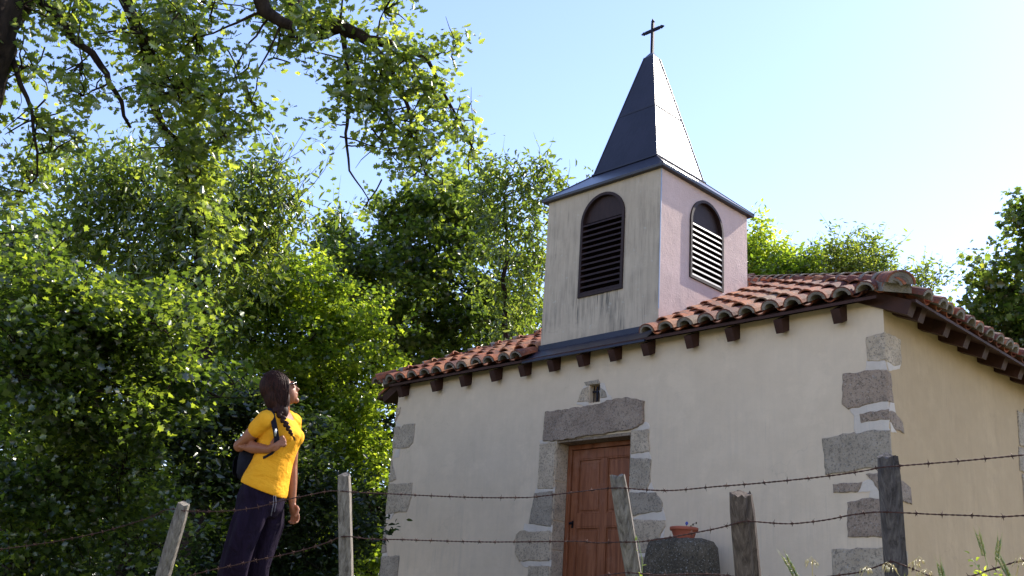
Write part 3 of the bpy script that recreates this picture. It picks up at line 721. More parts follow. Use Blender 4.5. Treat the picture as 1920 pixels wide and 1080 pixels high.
def tree(name, label, cat, group, trunk, blobs, leafk, lm, lsize, per=26, spread=.16, droop=.2, flat=.5, tint0=.5, trunk_r=.14, limbs=None, hang=0, shell=.5, tw=.35, dens=1.0, rs_=.9, bsz=5, bsp=.13, lay=1.0, sprigs=30, slen=.5):
    """trunk: world points from the ground up. blobs: (centre, (rx, ry, rz), clumps). Crown = leaf clumps on twigs."""
    root = empty(name, trunk[0]); tag(root, label, cat, group); off = Vector(trunk[0])
    tb = MB(); pts = []
    for a, b in zip(trunk[:-1], trunk[1:]): pts += wob(a, b, 4, .10, len(name)+a[0])[:-1]
    pts.append(Vector(trunk[-1])); n = len(pts); rs = [trunk_r*(1-.72*i/(n-1))+(trunk_r*.5 if i == 0 else 0) for i in range(n)]
    tb.tube([p-off for p in pts], rs, 10); tb.build('trunk', 'bark', root, True)
    br = MB(); ctr = []; tin = []; nodes = [(p, r) for p, r in zip(pts, rs)][n//3:]
    if limbs:
        for lp, r0, r1 in limbs:
            q = []
            for a, b in zip(lp[:-1], lp[1:]): q += wob(a, b, 3, .12, a[0]*3)[:-1]
            q.append(Vector(lp[-1])); k = len(q); rr = [r0+(r1-r0)*i/(k-1) for i in range(k)]
            br.tube([p-off for p in q], rr, 8); nodes += list(zip(q, rr))
    for bi, (c, rr, nc) in enumerate(blobs):
        c = Vector(c); R = Vector(rr); near, nr_ = min(nodes, key=lambda z: (z[0]-c).length+max(0, z[0].z-c.z)*(.6 if not hang else 0))
        r0 = max(.007, min(nr_*.5, .006+.009*max(R)))
        q = wob(near, c, 5, .16, bi*1.7); br.tube([p-off for p in q], [r0*(1-.55*i/5) for i in range(6)], 5)
        loc_nodes = q[2:]
        R = R*rs_; nc = max(1, int(nc*dens)); bough = None
        for _ in range(nc):
            if _ % bsz == 0:
                u = Vector(RNG.normal(0, 1, 3)).normalized(); s = RNG.uniform(0, 1)**shell
                bough = c+Vector((u.x*R.x, u.y*R.y, u.z*R.z))*s*(1+.55*noise.noise((c+u*max(R))*.9))
            q_ = Vector(RNG.normal(0, 1, 3))*bsp; q_.z *= lay; p = bough+q_
            jit = 1+.25*noise.noise(p*1.7); p = c+(p-c)*jit
            ctr.append(p); tin.append(RNG.normal(0, .12))
            if RNG.random() < tw:
                q0 = min(loc_nodes, key=lambda z: (z-p).length)
                w = wob(q0, p, 3, .2, _*.37); br.tube([x-off for x in w], [.007, .006, .005, .0025], 4, cap=False)
                if (p-q0).length > .5 and len(loc_nodes) < 40: loc_nodes.append(w[2])
    extra = []; ets = []
    for _ in range(sprigs):                 # long young shoots that break the outline
        c, rr, nc = blobs[RNG.integers(len(blobs))]; c = Vector(c); u = Vector(RNG.normal(0, 1, 3)); u.z = abs(u.z)*.8+(-.3 if hang else .25); u.normalize()
        R = Vector(rr)*rs_; p = c+Vector((u.x*R.x, u.y*R.y, u.z*R.z))*.85; L = slen*RNG.uniform(.5, 1.3); dv = (u+Vector((0, 0, -.5 if hang else .55))).normalized()
        w = wob(p-dv*.3, p+dv*L, 5, .12, _*1.3); br.tube([x-off for x in w], [.007, .006, .005, .004, .003, .0015], 4, cap=False)
        for k in range(int(L/lsize*2.2)):
            t = RNG.uniform(.1, 1); j = min(4, int(t*5)); q = w[j].lerp(w[j+1], t*5-j); extra.append(tuple(q-off+Vector(RNG.normal(0, lsize*.35, 3)))); ets.append(RNG.normal(.12, .1))
    br.build('branches', 'bark', root, True)
    cc = np.array([tuple(p-off) for p in ctr]); tt = np.array(tin)
    k = RNG.poisson(per, len(cc)); idx = np.repeat(np.arange(len(cc)), k)
    # each clump is a spray: leaves scattered along a short curved shoot
    dirs = RNG.normal(0, 1, (len(cc), 3)); dirs[:, 2] -= droop*1.5; dirs /= np.linalg.norm(dirs, axis=1)[:, None]
    t = RNG.uniform(-1, 1, len(idx))[:, None]
    dirs[:, 2] *= lay; pos = cc[idx]+dirs[idx]*t*spread*1.5+RNG.normal(0, spread*.5, (len(idx), 3))*np.array([1, 1, .35+.65*lay])
    tint = np.clip(tint0+tt[idx]+RNG.normal(0, .18, len(idx)), 0, 1)
    if extra: pos = np.concatenate([pos, np.array(extra)]); tint = np.concatenate([tint, np.clip(tint0+np.array(ets), 0, 1)])
    leaves('foliage', pos, lsize, leafk, lm, root, tint, droop, flat)
    return root
def bp(px, py, d, rx, ry, rd, n):      # blob given by its place and size as measured, with real radii in metres
    c = W(px, py, d); return (c, (rx*d/FPX, rd, ry*d/FPX), n)
def ground_at(px, d, dx=0):
    p = W(px, 900, d); return Vector((p.x+dx, p.y, gz(p.x+dx, p.y)-.1))

# old oak whose boughs hang into the picture from the upper left
G = Vector((-3.35, 5.6, 0)); G.z = gz(G.x, G.y)-.15
D1 = 7.2
limbs = [([W(-70, 150, D1), W(60, -30, D1+.2), W(300, -110, D1+.2), W(480, -50, D1), W(495, 20, D1), W(545, 48, D1)], .12, .034),
         ([W(350, -120, D1+.3), W(520, -40, D1+.9), W(590, 64, D1+.7), W(640, 50, D1+.6), W(690, 76, D1+.6), W(735, 82, D1+.6)], .085, .032),
         ([W(640, 52, D1+.6), W(650, 110, D1+.55), W(655, 200, D1+.5), W(648, 250, D1+.5), W(655, 320, D1+.5), W(690, 372, D1+.5)], .022, .004),
         ([W(690, 76, D1+.6), W(730, 120, D1+.6), W(765, 200, D1+.6), W(775, 270, D1+.6), W(800, 330, D1+.6)], .022, .007),
         ([W(735, 82, D1+.6), W(800, 110, D1+.7), W(835, 180, D1+.8), W(870, 240, D1+.8)], .022, .006),
         ([W(60, -30, D1+.2), W(125, 60, D1), W(190, 125, D1-.1), W(215, 170, D1-.1), W(245, 240, D1)], .035, .010),
         ([W(200, -80, D1+.2), W(260, 60, D1+.3), W(290, 200, D1+.2), W(335, 300, D1+.2), W(370, 410, D1+.2)], .05, .012),
         ([W(0, 60, D1), W(30, 130, D1-.2), W(60, 210, D1-.3), W(70, 330, D1-.3)], .025, .006)]
blobs = [bp(130, 40, D1, 110, 50, .6, 60), bp(260, 50, D1, 110, 80, .7, 110), bp(370, 70, D1, 70, 70, .6, 75), bp(330, 170, D1, 90, 80, .6, 95), bp(410, 190, D1, 60, 60, .5, 48),
         bp(440, 130, D1, 30, 35, .4, 10), bp(470, 190, D1+.2, 38, 36, .3, 13), bp(340, 270, D1, 85, 65, .5, 80), bp(420, 260, D1, 45, 40, .4, 22), bp(380, 350, D1+.2, 75, 60, .5, 65), bp(395, 430, D1+.2, 55, 50, .4, 34), bp(400, 10, D1, 50, 30, .4, 22),
         bp(60, 120, D1-.1, 60, 60, .4, 22), bp(150, 120, D1-.1, 45, 60, .4, 22), bp(70, 230, D1-.2, 50, 50, .35, 26), bp(155, 180, D1-.2, 38, 36, .3, 16), bp(155, 255, D1-.2, 16, 30, .2, 5), bp(50, 320, D1-.2, 50, 45, .35, 26), bp(30, 380, D1-.2, 40, 36, .35, 18), bp(100, 285, D1-.2, 30, 30, .3, 9), bp(90, 20, D1+.3, 60, 40, .5, 26),
         bp(540, 45, D1+.3, 50, 45, .4, 38), bp(560, 80, D1+.3, 38, 28, .3, 20), bp(520, 8, D1+.3, 30, 14, .3, 9), bp(620, 20, D1+.5, 70, 28, .4, 40), bp(720, 20, D1+.6, 70, 28, .4, 38), bp(512, 108, D1+.3, 16, 8, .1, 2),
         bp(645, 110, D1+.5, 45, 36, .35, 28), bp(640, 180, D1+.5, 40, 46, .35, 36), bp(620, 232, D1+.5, 22, 18, .2, 7), bp(700, 150, D1+.5, 55, 50, .4, 46), bp(760, 110, D1+.6, 60, 50, .4, 50), bp(715, 215, D1+.5, 45, 36, .35, 28), bp(800, 170, D1+.7, 60, 50, .4, 54), bp(845, 95, D1+.7, 22, 25, .25, 9), bp(780, 235, D1+.6, 60, 40, .4, 45), bp(850, 230, D1+.8, 38, 50, .35, 34), bp(700, 272, D1+.5, 20, 12, .15, 5), bp(728, 282, D1+.5, 16, 10, .12, 4), bp(880, 265, D1+.8, 20, 24, .2, 9), bp(800, 310, D1+.6, 28, 30, .2, 11), bp(830, 345, D1+.7, 30, 18, .2, 9), bp(690, 378, D1+.5, 10, 8, .06, 1),
         bp(250, -60, D1+.2, 150, 40, .5, 40), bp(650, -50, D1+.5, 130, 30, .5, 40)]
tree('oak_tree', 'old oak at upper left with rough dark trunk and lobed leaves hanging on long boughs', 'tree', None,
     [G, W(-235, 500, 6.6), W(-85, 150, 6.9), W(-22, 0, 7.0), W(10, -180, 7.2)], blobs, 'oak', 'oak_leaf', .069, 15, .085, .25, .05, .50, .50, limbs, 1, .45, .7, .47, .80, 4, .08, sprigs=26, slen=.3)
# low branches of a second oak / hawthorn at the left edge
Gt = 'broadleaf trees left of the chapel'
tree('hawthorn_tree', 'dark dense hawthorn filling the lower left, sunlit lobed sprays on its upper part', 'tree', Gt,
     [ground_at(60, 9.5), W(100, 900, 9.3), W(110, 700, 9.3), W(120, 560, 9.3)],
     [bp(30, 500, 9, 90, 70, .8, 90), bp(130, 590, 8.8, 130, 80, .8, 150), bp(60, 640, 8.6, 120, 80, .8, 130), bp(250, 620, 8.8, 120, 80, .8, 120), bp(120, 760, 8.6, 150, 90, .9, 170), bp(280, 740, 8.8, 110, 90, .8, 110), bp(60, 900, 8.8, 140, 100, .9, 150), bp(230, 880, 8.9, 130, 100, .9, 140), bp(60, 1040, 9, 150, 90, 1, 120), bp(260, 1010, 9.2, 110, 70, 1, 60), bp(330, 620, 9.2, 60, 40, .5, 26), bp(30, 640, 11.5, 150, 90, 1.2, 120), bp(200, 650, 11.6, 150, 90, 1.2, 130), bp(330, 740, 11.8, 120, 90, 1.2, 110), bp(120, 800, 11.2, 180, 80, 1.2, 110), bp(400, 880, 11.8, 110, 110, 1.1, 90)],  # the farther rear blobs are added mass that shades the front of the crown
     'lobed', 'hawthorn_leaf', .062, 32, .14, .1, .5, .45, .14, bsz=9, bsp=.20, lay=.5, sprigs=60, slen=.45, dens=.9)
tree('cherry_tree', 'tall wild cherry behind the oak boughs with drooping pale green leaves', 'tree', Gt,
     [ground_at(380, 15), W(375, 900, 15), W(380, 650, 15), W(375, 450, 15), W(330, 340, 15)],
     [bp(190, 370, 15, 90, 60, 1.0, 80), bp(270, 340, 15, 90, 45, 1.0, 62), bp(340, 400, 15, 110, 70, 1.2, 100), bp(440, 370, 15, 80, 60, 1, 64), bp(500, 340, 15, 40, 40, .8, 22), bp(525, 390, 15, 45, 40, .8, 26), bp(560, 375, 15, 22, 14, .4, 6), bp(150, 460, 15, 100, 70, 1.2, 80), bp(260, 480, 15, 120, 80, 1.2, 110), bp(400, 500, 15, 130, 80, 1.2, 110), bp(490, 460, 15, 70, 60, 1, 50), bp(330, 600, 15.5, 160, 80, 1.2, 110), bp(120, 330, 15, 40, 26, .6, 16), bp(210, 305, 15, 14, 22, .3, 4), bp(515, 300, 15, 14, 18, .3, 4)],
     'narrow', 'cherry_leaf', .135, 17, .20, .55, .35, .5, .2, bsz=4, bsp=.2, sprigs=60, slen=.7)
tree('hornbeam_tree', 'bright green bushy hornbeam standing between the woman and the chapel', 'tree', Gt,
     [ground_at(600, 17), W(600, 950, 17), W(600, 760, 17), W(590, 600, 17)],
     [bp(520, 560, 16.8, 80, 60, .9, 100), bp(600, 580, 16.8, 70, 60, .9, 90), bp(480, 640, 16.8, 100, 60, 1, 125), bp(600, 660, 16.8, 90, 60, 1, 125), bp(680, 620, 16.8, 50, 40, .7, 42), bp(690, 680, 16.8, 55, 45, .7, 56), bp(550, 740, 16.8, 120, 60, 1, 150), bp(670, 770, 16.8, 80, 55, .8, 90), bp(590, 840, 16.8, 110, 70, 1, 125), bp(690, 860, 16.8, 50, 70, .7, 64), bp(580, 960, 16.8, 130, 90, 1, 140), bp(420, 760, 16.8, 80, 80, 1, 85), bp(640, 1060, 16.8, 140, 70, 1, 90), bp(440, 930, 16.8, 110, 100, 1, 90), bp(725, 655, 16.8, 18, 10, .3, 4), bp(430, 570, 16.8, 90, 50, .9, 60), bp(560, 510, 16.9, 40, 36, .7, 26), bp(640, 545, 16.6, 40, 26, .6, 24), bp(500, 500, 17, 50, 40, .8, 30)],
     'lobed', 'maple_leaf', .078, 36, .16, .05, .55, .55, .16, bsz=9, bsp=.26, lay=.4, sprigs=120, slen=.7, dens=.85)
tree('dark_maple_tree', 'dense dark maple behind the tiled roof, its rounded top lit yellow green', 'tree', Gt,
     [ground_at(800, 21), W(800, 900, 21), W(800, 650, 21), W(800, 470, 21)],
     [bp(800, 400, 20.5, 70, 45, 1.2, 100), bp(860, 400, 20.5, 55, 50, 1.2, 75), bp(730, 420, 20.5, 60, 40, 1.2, 70), bp(640, 450, 20.5, 60, 45, 1.1, 62), bp(670, 510, 20.2, 100, 60, 1.4, 125), bp(790, 490, 20.2, 110, 70, 1.5, 160), bp(880, 480, 20.5, 70, 80, 1.4, 110), bp(760, 590, 20.2, 140, 80, 1.6, 200), bp(900, 590, 20.5, 110, 80, 1.4, 140), bp(820, 680, 20.5, 180, 60, 1.5, 170), bp(990, 620, 21, 70, 90, 1.2, 80), bp(850, 365, 20.5, 40, 16, .8, 20), bp(640, 620, 21, 80, 90, 1.2, 90), bp(1100, 690, 21.5, 90, 70, 1.5, 90), bp(1230, 700, 21.5, 90, 60, 1.5, 90)],  # final blobs: unseen crown behind the chapel, added to shade the lower hornbeam
     'lobed', 'hawthorn_leaf', .115, 30, .2, .12, .45, .45, .22, bsz=8, bsp=.26, lay=.5, sprigs=90, slen=.8, dens=.72)
tree('slender_cherry_tree', 'slender tall cherry with loose upright shoots left of the bell tower', 'tree', Gt,
     [ground_at(950, 18), W(950, 900, 18), W(945, 600, 18), W(950, 450, 18), W(945, 370, 18)],
     [bp(915, 330, 18, 32, 32, .7, 24), bp(905, 380, 18, 50, 32, .7, 30), bp(950, 350, 18, 30, 30, .6, 18), bp(1015, 320, 18, 20, 32, .5, 16), bp(1005, 380, 18, 36, 40, .7, 30), bp(960, 430, 18, 70, 40, .9, 46), bp(940, 500, 18, 80, 50, 1, 56), bp(1000, 500, 18, 40, 80, .9, 46), bp(960, 590, 18, 80, 60, 1, 58), bp(1060, 345, 18, 22, 10, .4, 6), bp(1055, 330, 18, 6, 14, .2, 2), bp(1020, 305, 18, 8, 10, .2, 2)],
     'narrow', 'cherry_leaf', .14, 17, .18, .5, .35, .48, .07, bsz=4, bsp=.18, dens=.75, sprigs=36, slen=.45)
# depth of the copse further back
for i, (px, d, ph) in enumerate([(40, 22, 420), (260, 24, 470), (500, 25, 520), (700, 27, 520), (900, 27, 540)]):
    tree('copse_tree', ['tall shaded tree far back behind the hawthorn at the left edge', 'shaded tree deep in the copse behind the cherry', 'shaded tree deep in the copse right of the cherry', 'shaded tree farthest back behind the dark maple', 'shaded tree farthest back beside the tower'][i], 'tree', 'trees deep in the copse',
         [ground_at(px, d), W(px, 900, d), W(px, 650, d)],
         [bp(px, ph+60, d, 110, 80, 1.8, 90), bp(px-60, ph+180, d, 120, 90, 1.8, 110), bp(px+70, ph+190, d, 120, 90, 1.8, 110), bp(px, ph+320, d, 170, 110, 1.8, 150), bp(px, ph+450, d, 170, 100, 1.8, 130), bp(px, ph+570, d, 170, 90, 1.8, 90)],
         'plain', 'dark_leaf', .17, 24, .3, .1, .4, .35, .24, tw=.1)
Gr = 'trees behind the chapel roof'
tree('lime_tree', 'yellow green sunlit tree just right of the bell tower', 'tree', Gr, [ground_at(1415, 22), W(1415, 800, 22), W(1415, 520, 22)],
     [bp(1410, 470, 22, 26, 32, .8, 55), bp(1440, 500, 22, 25, 28, .8, 42), bp(1415, 540, 22, 60, 35, 1, 75), bp(1380, 500, 22, 40, 40, 1, 50)], 'plain', 'maple_leaf', .12, 30, .16, .1, .45, .75, .18)
tree('hazel_tree', 'round green bush of a tree between the sunlit tree and the feathery one', 'tree', Gr, [ground_at(1500, 21), W(1500, 800, 21), W(1500, 560, 21)],
     [bp(1500, 500, 21, 40, 26, .9, 60), bp(1470, 515, 21, 30, 22, .8, 34), bp(1530, 520, 21, 34, 26, .8, 44), bp(1500, 560, 21, 80, 30, 1, 60)], 'plain', 'maple_leaf', .11, 28, .16, .1, .45, .45, .15)
tree('feathery_tree', 'feathery light tree above the ridge of the roof with thin upright shoots', 'tree', Gr, [ground_at(1605, 20), W(1605, 800, 20), W(1605, 540, 20)],
     [bp(1570, 480, 20, 22, 26, .7, 28), bp(1610, 480, 20, 36, 22, .8, 36), bp(1645, 490, 20, 28, 24, .7, 30), bp(1600, 515, 20, 70, 26, .9, 60), bp(1562, 458, 20, 7, 14, .3, 5), bp(1730, 520, 20, 22, 12, .4, 10), bp(1755, 518, 20, 18, 8, .3, 5), bp(1720, 545, 20, 30, 20, .5, 16)], 'narrow', 'cherry_leaf', .11, 22, .15, .1, .4, .55, .15)
tree('ash_tree', 'big shaded tree at the right edge beyond the side eaves', 'tree', Gr, [ground_at(1960, 16.5), W(1960, 900, 16.5), W(1960, 650, 16.5), W(1955, 450, 16.5)],
     [bp(1925, 400, 16, 22, 36, .7, 16), bp(1915, 470, 16, 34, 36, .8, 26), bp(1960, 450, 16, 50, 60, 1, 50), bp(1895, 545, 16, 44, 40, .9, 40), bp(1960, 560, 16, 70, 60, 1, 70), bp(1835, 588, 16, 34, 18, .6, 22), bp(1895, 630, 16, 66, 36, .9, 56), bp(1862, 505, 16, 12, 8, .3, 4), bp(1990, 660, 16, 100, 70, 1, 70), bp(1940, 720, 16.5, 110, 50, 1, 60)], 'lobed', 'cherry_leaf', .115, 26, .17, .1, .4, .42, .2, sprigs=20, slen=.5)

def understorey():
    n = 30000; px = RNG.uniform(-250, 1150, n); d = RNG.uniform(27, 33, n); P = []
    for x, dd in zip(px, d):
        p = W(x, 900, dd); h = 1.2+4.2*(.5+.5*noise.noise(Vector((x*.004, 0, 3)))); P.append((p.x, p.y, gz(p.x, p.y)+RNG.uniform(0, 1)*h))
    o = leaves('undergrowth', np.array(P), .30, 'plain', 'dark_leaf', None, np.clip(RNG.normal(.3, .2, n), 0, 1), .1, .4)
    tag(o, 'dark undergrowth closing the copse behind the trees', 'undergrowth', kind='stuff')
understorey()

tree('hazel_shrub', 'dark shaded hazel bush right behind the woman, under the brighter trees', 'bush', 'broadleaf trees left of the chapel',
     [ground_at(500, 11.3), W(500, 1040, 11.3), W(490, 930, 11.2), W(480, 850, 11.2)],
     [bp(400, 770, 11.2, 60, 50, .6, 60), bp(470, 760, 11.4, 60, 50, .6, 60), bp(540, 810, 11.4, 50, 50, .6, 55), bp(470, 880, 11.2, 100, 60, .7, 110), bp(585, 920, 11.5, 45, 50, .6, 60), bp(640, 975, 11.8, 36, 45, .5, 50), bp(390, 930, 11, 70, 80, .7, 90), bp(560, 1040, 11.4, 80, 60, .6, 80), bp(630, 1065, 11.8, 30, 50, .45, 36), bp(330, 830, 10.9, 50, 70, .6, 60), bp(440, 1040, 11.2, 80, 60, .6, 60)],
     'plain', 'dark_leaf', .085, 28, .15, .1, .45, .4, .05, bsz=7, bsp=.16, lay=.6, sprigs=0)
# ------------------------------------------------------------------ fence
def inv(px): return 1/(.238+(px-1665)*.0000583)
POSTS = [(345, 945, 303, 1090, 27, 34, 'pale_post_wood', 'thin grey fence post leaning to the right, leftmost in the row', 1),
         (645, 890, 649, 1090, 27, 31, 'pale_post_wood', 'upright squared grey fence post right of the woman', 2),
         (1158, 893, 1190, 1090, 31, 34, 'pale_post_wood', 'grey fence post leaning to the left in front of the wooden door', 3),
         (1390, 930, 1404, 1090, 50, 56, 'brown_post_wood', 'short thick weathered fence post with chipped top, right of the flower pot', 4),
         (1665, 858, 1682, 1090, 40, 44, 'dark_post_wood', 'dark stout fence post in front of the corner quoins, carrying three wires', 5)]
for (xt, yt, xb, yb, wt, wb, mm, lab, sd_) in POSTS:
    d = inv(xt); T = W(xt, yt, d); Bm = W(xb, yb, d)
    ax = (T-Bm).normalized(); zg = gz(Bm.x, Bm.y)-.35; Bg = Bm+ax*((zg-Bm.z)/ax.z)
    L = (T-Bg).length; n = 20; rings_ = []
    up = ax; ux = up.cross(Vector((0, 1, 0))).normalized(); uy = up.cross(ux)
    sq_ = (sd_ == 2)
    for i in range(15):
        t = i/14; c = Bg.lerp(T, t); r = (wb+(wt-wb)*t)*.5*d/FPX
        ring = []
        for k in range(n):
            a = 2*PI*k/n+.4
            ca, sa = math.cos(a), math.sin(a); e = 1.0
            if sq_ or sd_ in (3, 5): e = 1/max(abs(ca), abs(sa))**.75
            rr = r*(.92+.10*noise.noise(Vector((ca*1.7, sa*1.7, t*2.2+sd_*9)))+.05*noise.noise(Vector((ca*5, sa*5, t*.8+sd_*5))))*e
            if k in (5, 13) : rr *= .86                       # drying cracks
            top = 0
            if i >= 13: rr *= (.99 if i == 13 else .9)
            if i == 14: top = (.018 if sd_ in (2, 1) else .055 if sd_ == 4 else .035)*noise.noise(Vector((ca*1.8, sa*1.8, sd_*3.)))
            ring.append(c+ux*ca*rr+uy*sa*rr+up*top)
        rings_.append(ring)
    mb = MB(); mb.rings([[p-Bg for p in r_] for r_ in rings_])
    o = mb.build('fence_post', mm, None, False); o.location = Bg; tag(o, lab, 'fence post', 'old wooden posts of the wire fence')
    for pl in o.data.polygons: pl.use_smooth = False
WIRES = [('upper rusty barbed wire running across all the tall posts', [(-60, 1035), (0, 1030), (105, 1015), (192, 997), (274, 972.6), (315, 955), (350, 958), (418, 958.5), (478, 952), (528, 939), (580, 928), (617, 921), (645, 921), (661, 922.7), (732, 926), (830, 930.6), (904, 933), (973, 933), (1000, 932), (1078, 923), (1152, 915), (1204, 918), (1262, 919.5), (1339, 912.6), (1423, 906), (1541, 894), (1620, 883), (1648, 877), (1683, 873.8), (1809, 863.7), (1919, 853), (2060, 838)]),
         ('middle rusty barbed wire crossing the chipped post and the flower pot', [(250, 1110), (300, 1096), (380, 1073), (432, 1061.5), (482, 1050), (528, 1041), (580, 1028), (617, 1016), (645, 1006), (695, 1010.7), (751, 1011.7), (802, 1013.5), (899, 1016), (969, 1016), (1081, 1015), (1118, 1017.8), (1169, 1016.4), (1201, 1015.8), (1236, 1010.7), (1268, 1005.6), (1311, 997.5), (1353, 988.7), (1393, 978), (1413, 978), (1472, 982), (1508, 980), (1554, 974), (1593, 966), (1631, 961), (1652, 960), (1699, 961.6), (1754, 964.4), (1834, 967), (1875, 968.8), (1919, 966.6), (2060, 958)]),
         ('lowest rusty barbed wire just above the tall grass', [(250, 1150), (480, 1120), (645, 1098), (900, 1102), (1050, 1094), (1120, 1081), (1154, 1076), (1179, 1074), (1201, 1075.5), (1237, 1078.4), (1268, 1077.5), (1303, 1076.3), (1340, 1077), (1364, 1079), (1400, 1084), (1500, 1087), (1567, 1079), (1614, 1072), (1661, 1056), (1674, 1053), (1693, 1059.5), (1718, 1069), (1745, 1080), (1785, 1086), (1822, 1080), (1850, 1070.5), (1872, 1064), (1900, 1055), (1919, 1051.6), (2060, 1030)])]
for wi, (lab, pts) in enumerate(WIRES):
    P3 = []
    for x, y in pts:
        d = inv(x)-.045-(.02 if 1370 < x < 1700 else 0); P3.append(W(x, y, d))
    dense = []
    for i in range(len(P3)-1):
        a = P3[max(i-1, 0)]; b = P3[i]; c = P3[i+1]; e = P3[min(i+2, len(P3)-1)]; k = max(2, int((c-b).length/.012))
        for j in range(k):
            t = j/k; dense.append(.5*((2*b)+(-a+c)*t+(2*a-5*b+4*c-e)*t*t+(-a+3*b-3*c+e)*t*t*t))
    mb = MB(); s1 = []; s2 = []; dist = 0
    for i, p in enumerate(dense):
        if i: dist += (p-dense[i-1]).length
        d = (dense[min(i+1, len(dense)-1)]-dense[max(i-1, 0)]).normalized(); x = d.cross(Vector((0, 0, 1))).normalized(); y = x.cross(d); a = dist*2*PI/.045
        o_ = x*math.cos(a)*.0018+y*math.sin(a)*.0018; s1.append(p+o_); s2.append(p-o_)
    mb.tube(s1, .0021, 5); mb.tube(s2, .0021, 5)
    nb_ = .06; dist = 0
    for i in range(1, len(dense)):
        dist += (dense[i]-dense[i-1]).length
        if dist > nb_:
            nb_ += random.uniform(.085, .11); p = dense[i]; d = (dense[min(i+1, len(dense)-1)]-p)
            d = d.normalized() if d.length > 1e-6 else Vector((1, 0, 0)); x = d.orthogonal().normalized(); x.rotate(Matrix.Rotation(random.uniform(0, PI), 3, d)); y = d.cross(x)
            coil = [p+d*(.010*(k/12-.5))+(x*math.cos(k*PI*.5)+y*math.sin(k*PI*.5))*.0042 for k in range(13)]
            mb.tube(coil, .0014, 4)
            for s_, q in ((1, x), (-1, x), (1, y), (-1, y)): mb.tube([p+q*s_*.003, p+(q*s_+d*random.uniform(-.4, .4)).normalized()*.017], [.0019, .0005], 4)
    tag(mb.build('barbed_wire', 'rusty_wire', None, True), lab, 'barbed wire', 'strands of barbed wire on the fence')

# ------------------------------------------------------------------ boulder and flower pot by the door
def BL(p): return BO+BX*p.x+BY*p.y+Vector((0, 0, p.z))
b0 = FW(1218, 1040, -.42); b1 = FW(1342, 1040, -.42); tp = FW(1280, 1012, -.42).z; cx = (b0.x+b1.x)/2; hw = (b1.x-b0.x)/2
rr = []
for z, s in [(-.08, 1.0), (tp*.3, 1.03), (tp*.62, 1.02), (tp*.8, 1.0), (tp*.92, .95), (tp*.98, .86), (tp, .70), (tp+.004, .45), (tp+.004, .1)]:
    ring = []
    for k in range(28):
        a = 2*PI*k/28; ca, sa = math.cos(a), math.sin(a); e = 1/max(abs(ca), abs(sa))**.35
        q = 1+.07*noise.noise(Vector((ca*1.6, sa*1.6, z*2+3)))+.03*noise.noise(Vector((ca*6, sa*6, z*9)))
        ring.append(Vector((ca*hw*s*e*q*.95, sa*hw*.75*s*e*q*.95, z+.02*noise.noise(Vector((ca*3, sa*3, 7)))*(z > .3))))
    rr.append(ring)
mb = MB(); mb.rings(rr); bo = mb.build('stone_block', 'lichen_granite', None, True); bo.location = BL(Vector((cx, -.42, 0))); bo.rotation_euler = (0, 0, BROT)
tag(bo, 'rounded dark stone block spotted with lichen standing beside the chapel door', 'stone block')
pc = FW(1280, 1012, -.42); pot = empty('flower_pot', BL(Vector((pc.x+.0, -.40, tp-.003))), BROT); tag(pot, 'terracotta flower pot with a withered plant on top of the stone block', 'flower pot')
mb = MB(); PR = [(.085, 0), (.092, .01), (.118, .085), (.122, .088), (.134, .09), (.137, .115), (.134, .122), (.122, .122), (.115, .10), (.02, .098)]
PR = [(r*1.02, z*1.0) for r, z in PR]
mb.rings([[Vector((r*math.cos(2*PI*k/28), r*math.sin(2*PI*k/28), z)) for k in range(28)] for r, z in PR]); mb.build('pot', 'terracotta_pot', pot, True)
mb = MB(); mb.rings([[Vector((r*math.cos(2*PI*k/20), r*math.sin(2*PI*k/20), .104+z)) for k in range(20)] for r, z in ((.117, -.01), (.116, 0), (.05, .006), (.01, .008))]); mb.build('soil', 'soil', pot, True)
simple('blue_flower', (.03, .06, .35), .6, 0, .2, 20)
mb = MB(); mb.tube([(.03, 0, .1), (.035, -.01, .14), (.05, -.02, .155)], [.002, .002, .001], 5)
mb.tube([(.05, 0, .1), (.08, -.01, .13), (.12, -.02, .15), (.15, -.01, .165)], [.002, .002, .0015, .001], 5); mb.tube([(.09, -.01, .137), (.10, 0, .12)], [.001, .001], 4)
for p in ((.12, -.02, .145), (.15, -.01, .16), (.10, 0, .118), (.085, -.01, .128)): mb.ball(p, (.009, .004, .012), nu=6, nv=5)
mb.build('withered_stem', 'soil', pot, True)
mb = MB()
for k in range(6): a = k*PI/3; mb.ball((.045+math.cos(a)*.010, -.02, .158+math.sin(a)*.010), (.008, .005, .008), nu=6, nv=5)
mb.build('blossom', 'blue_flower', pot, True)

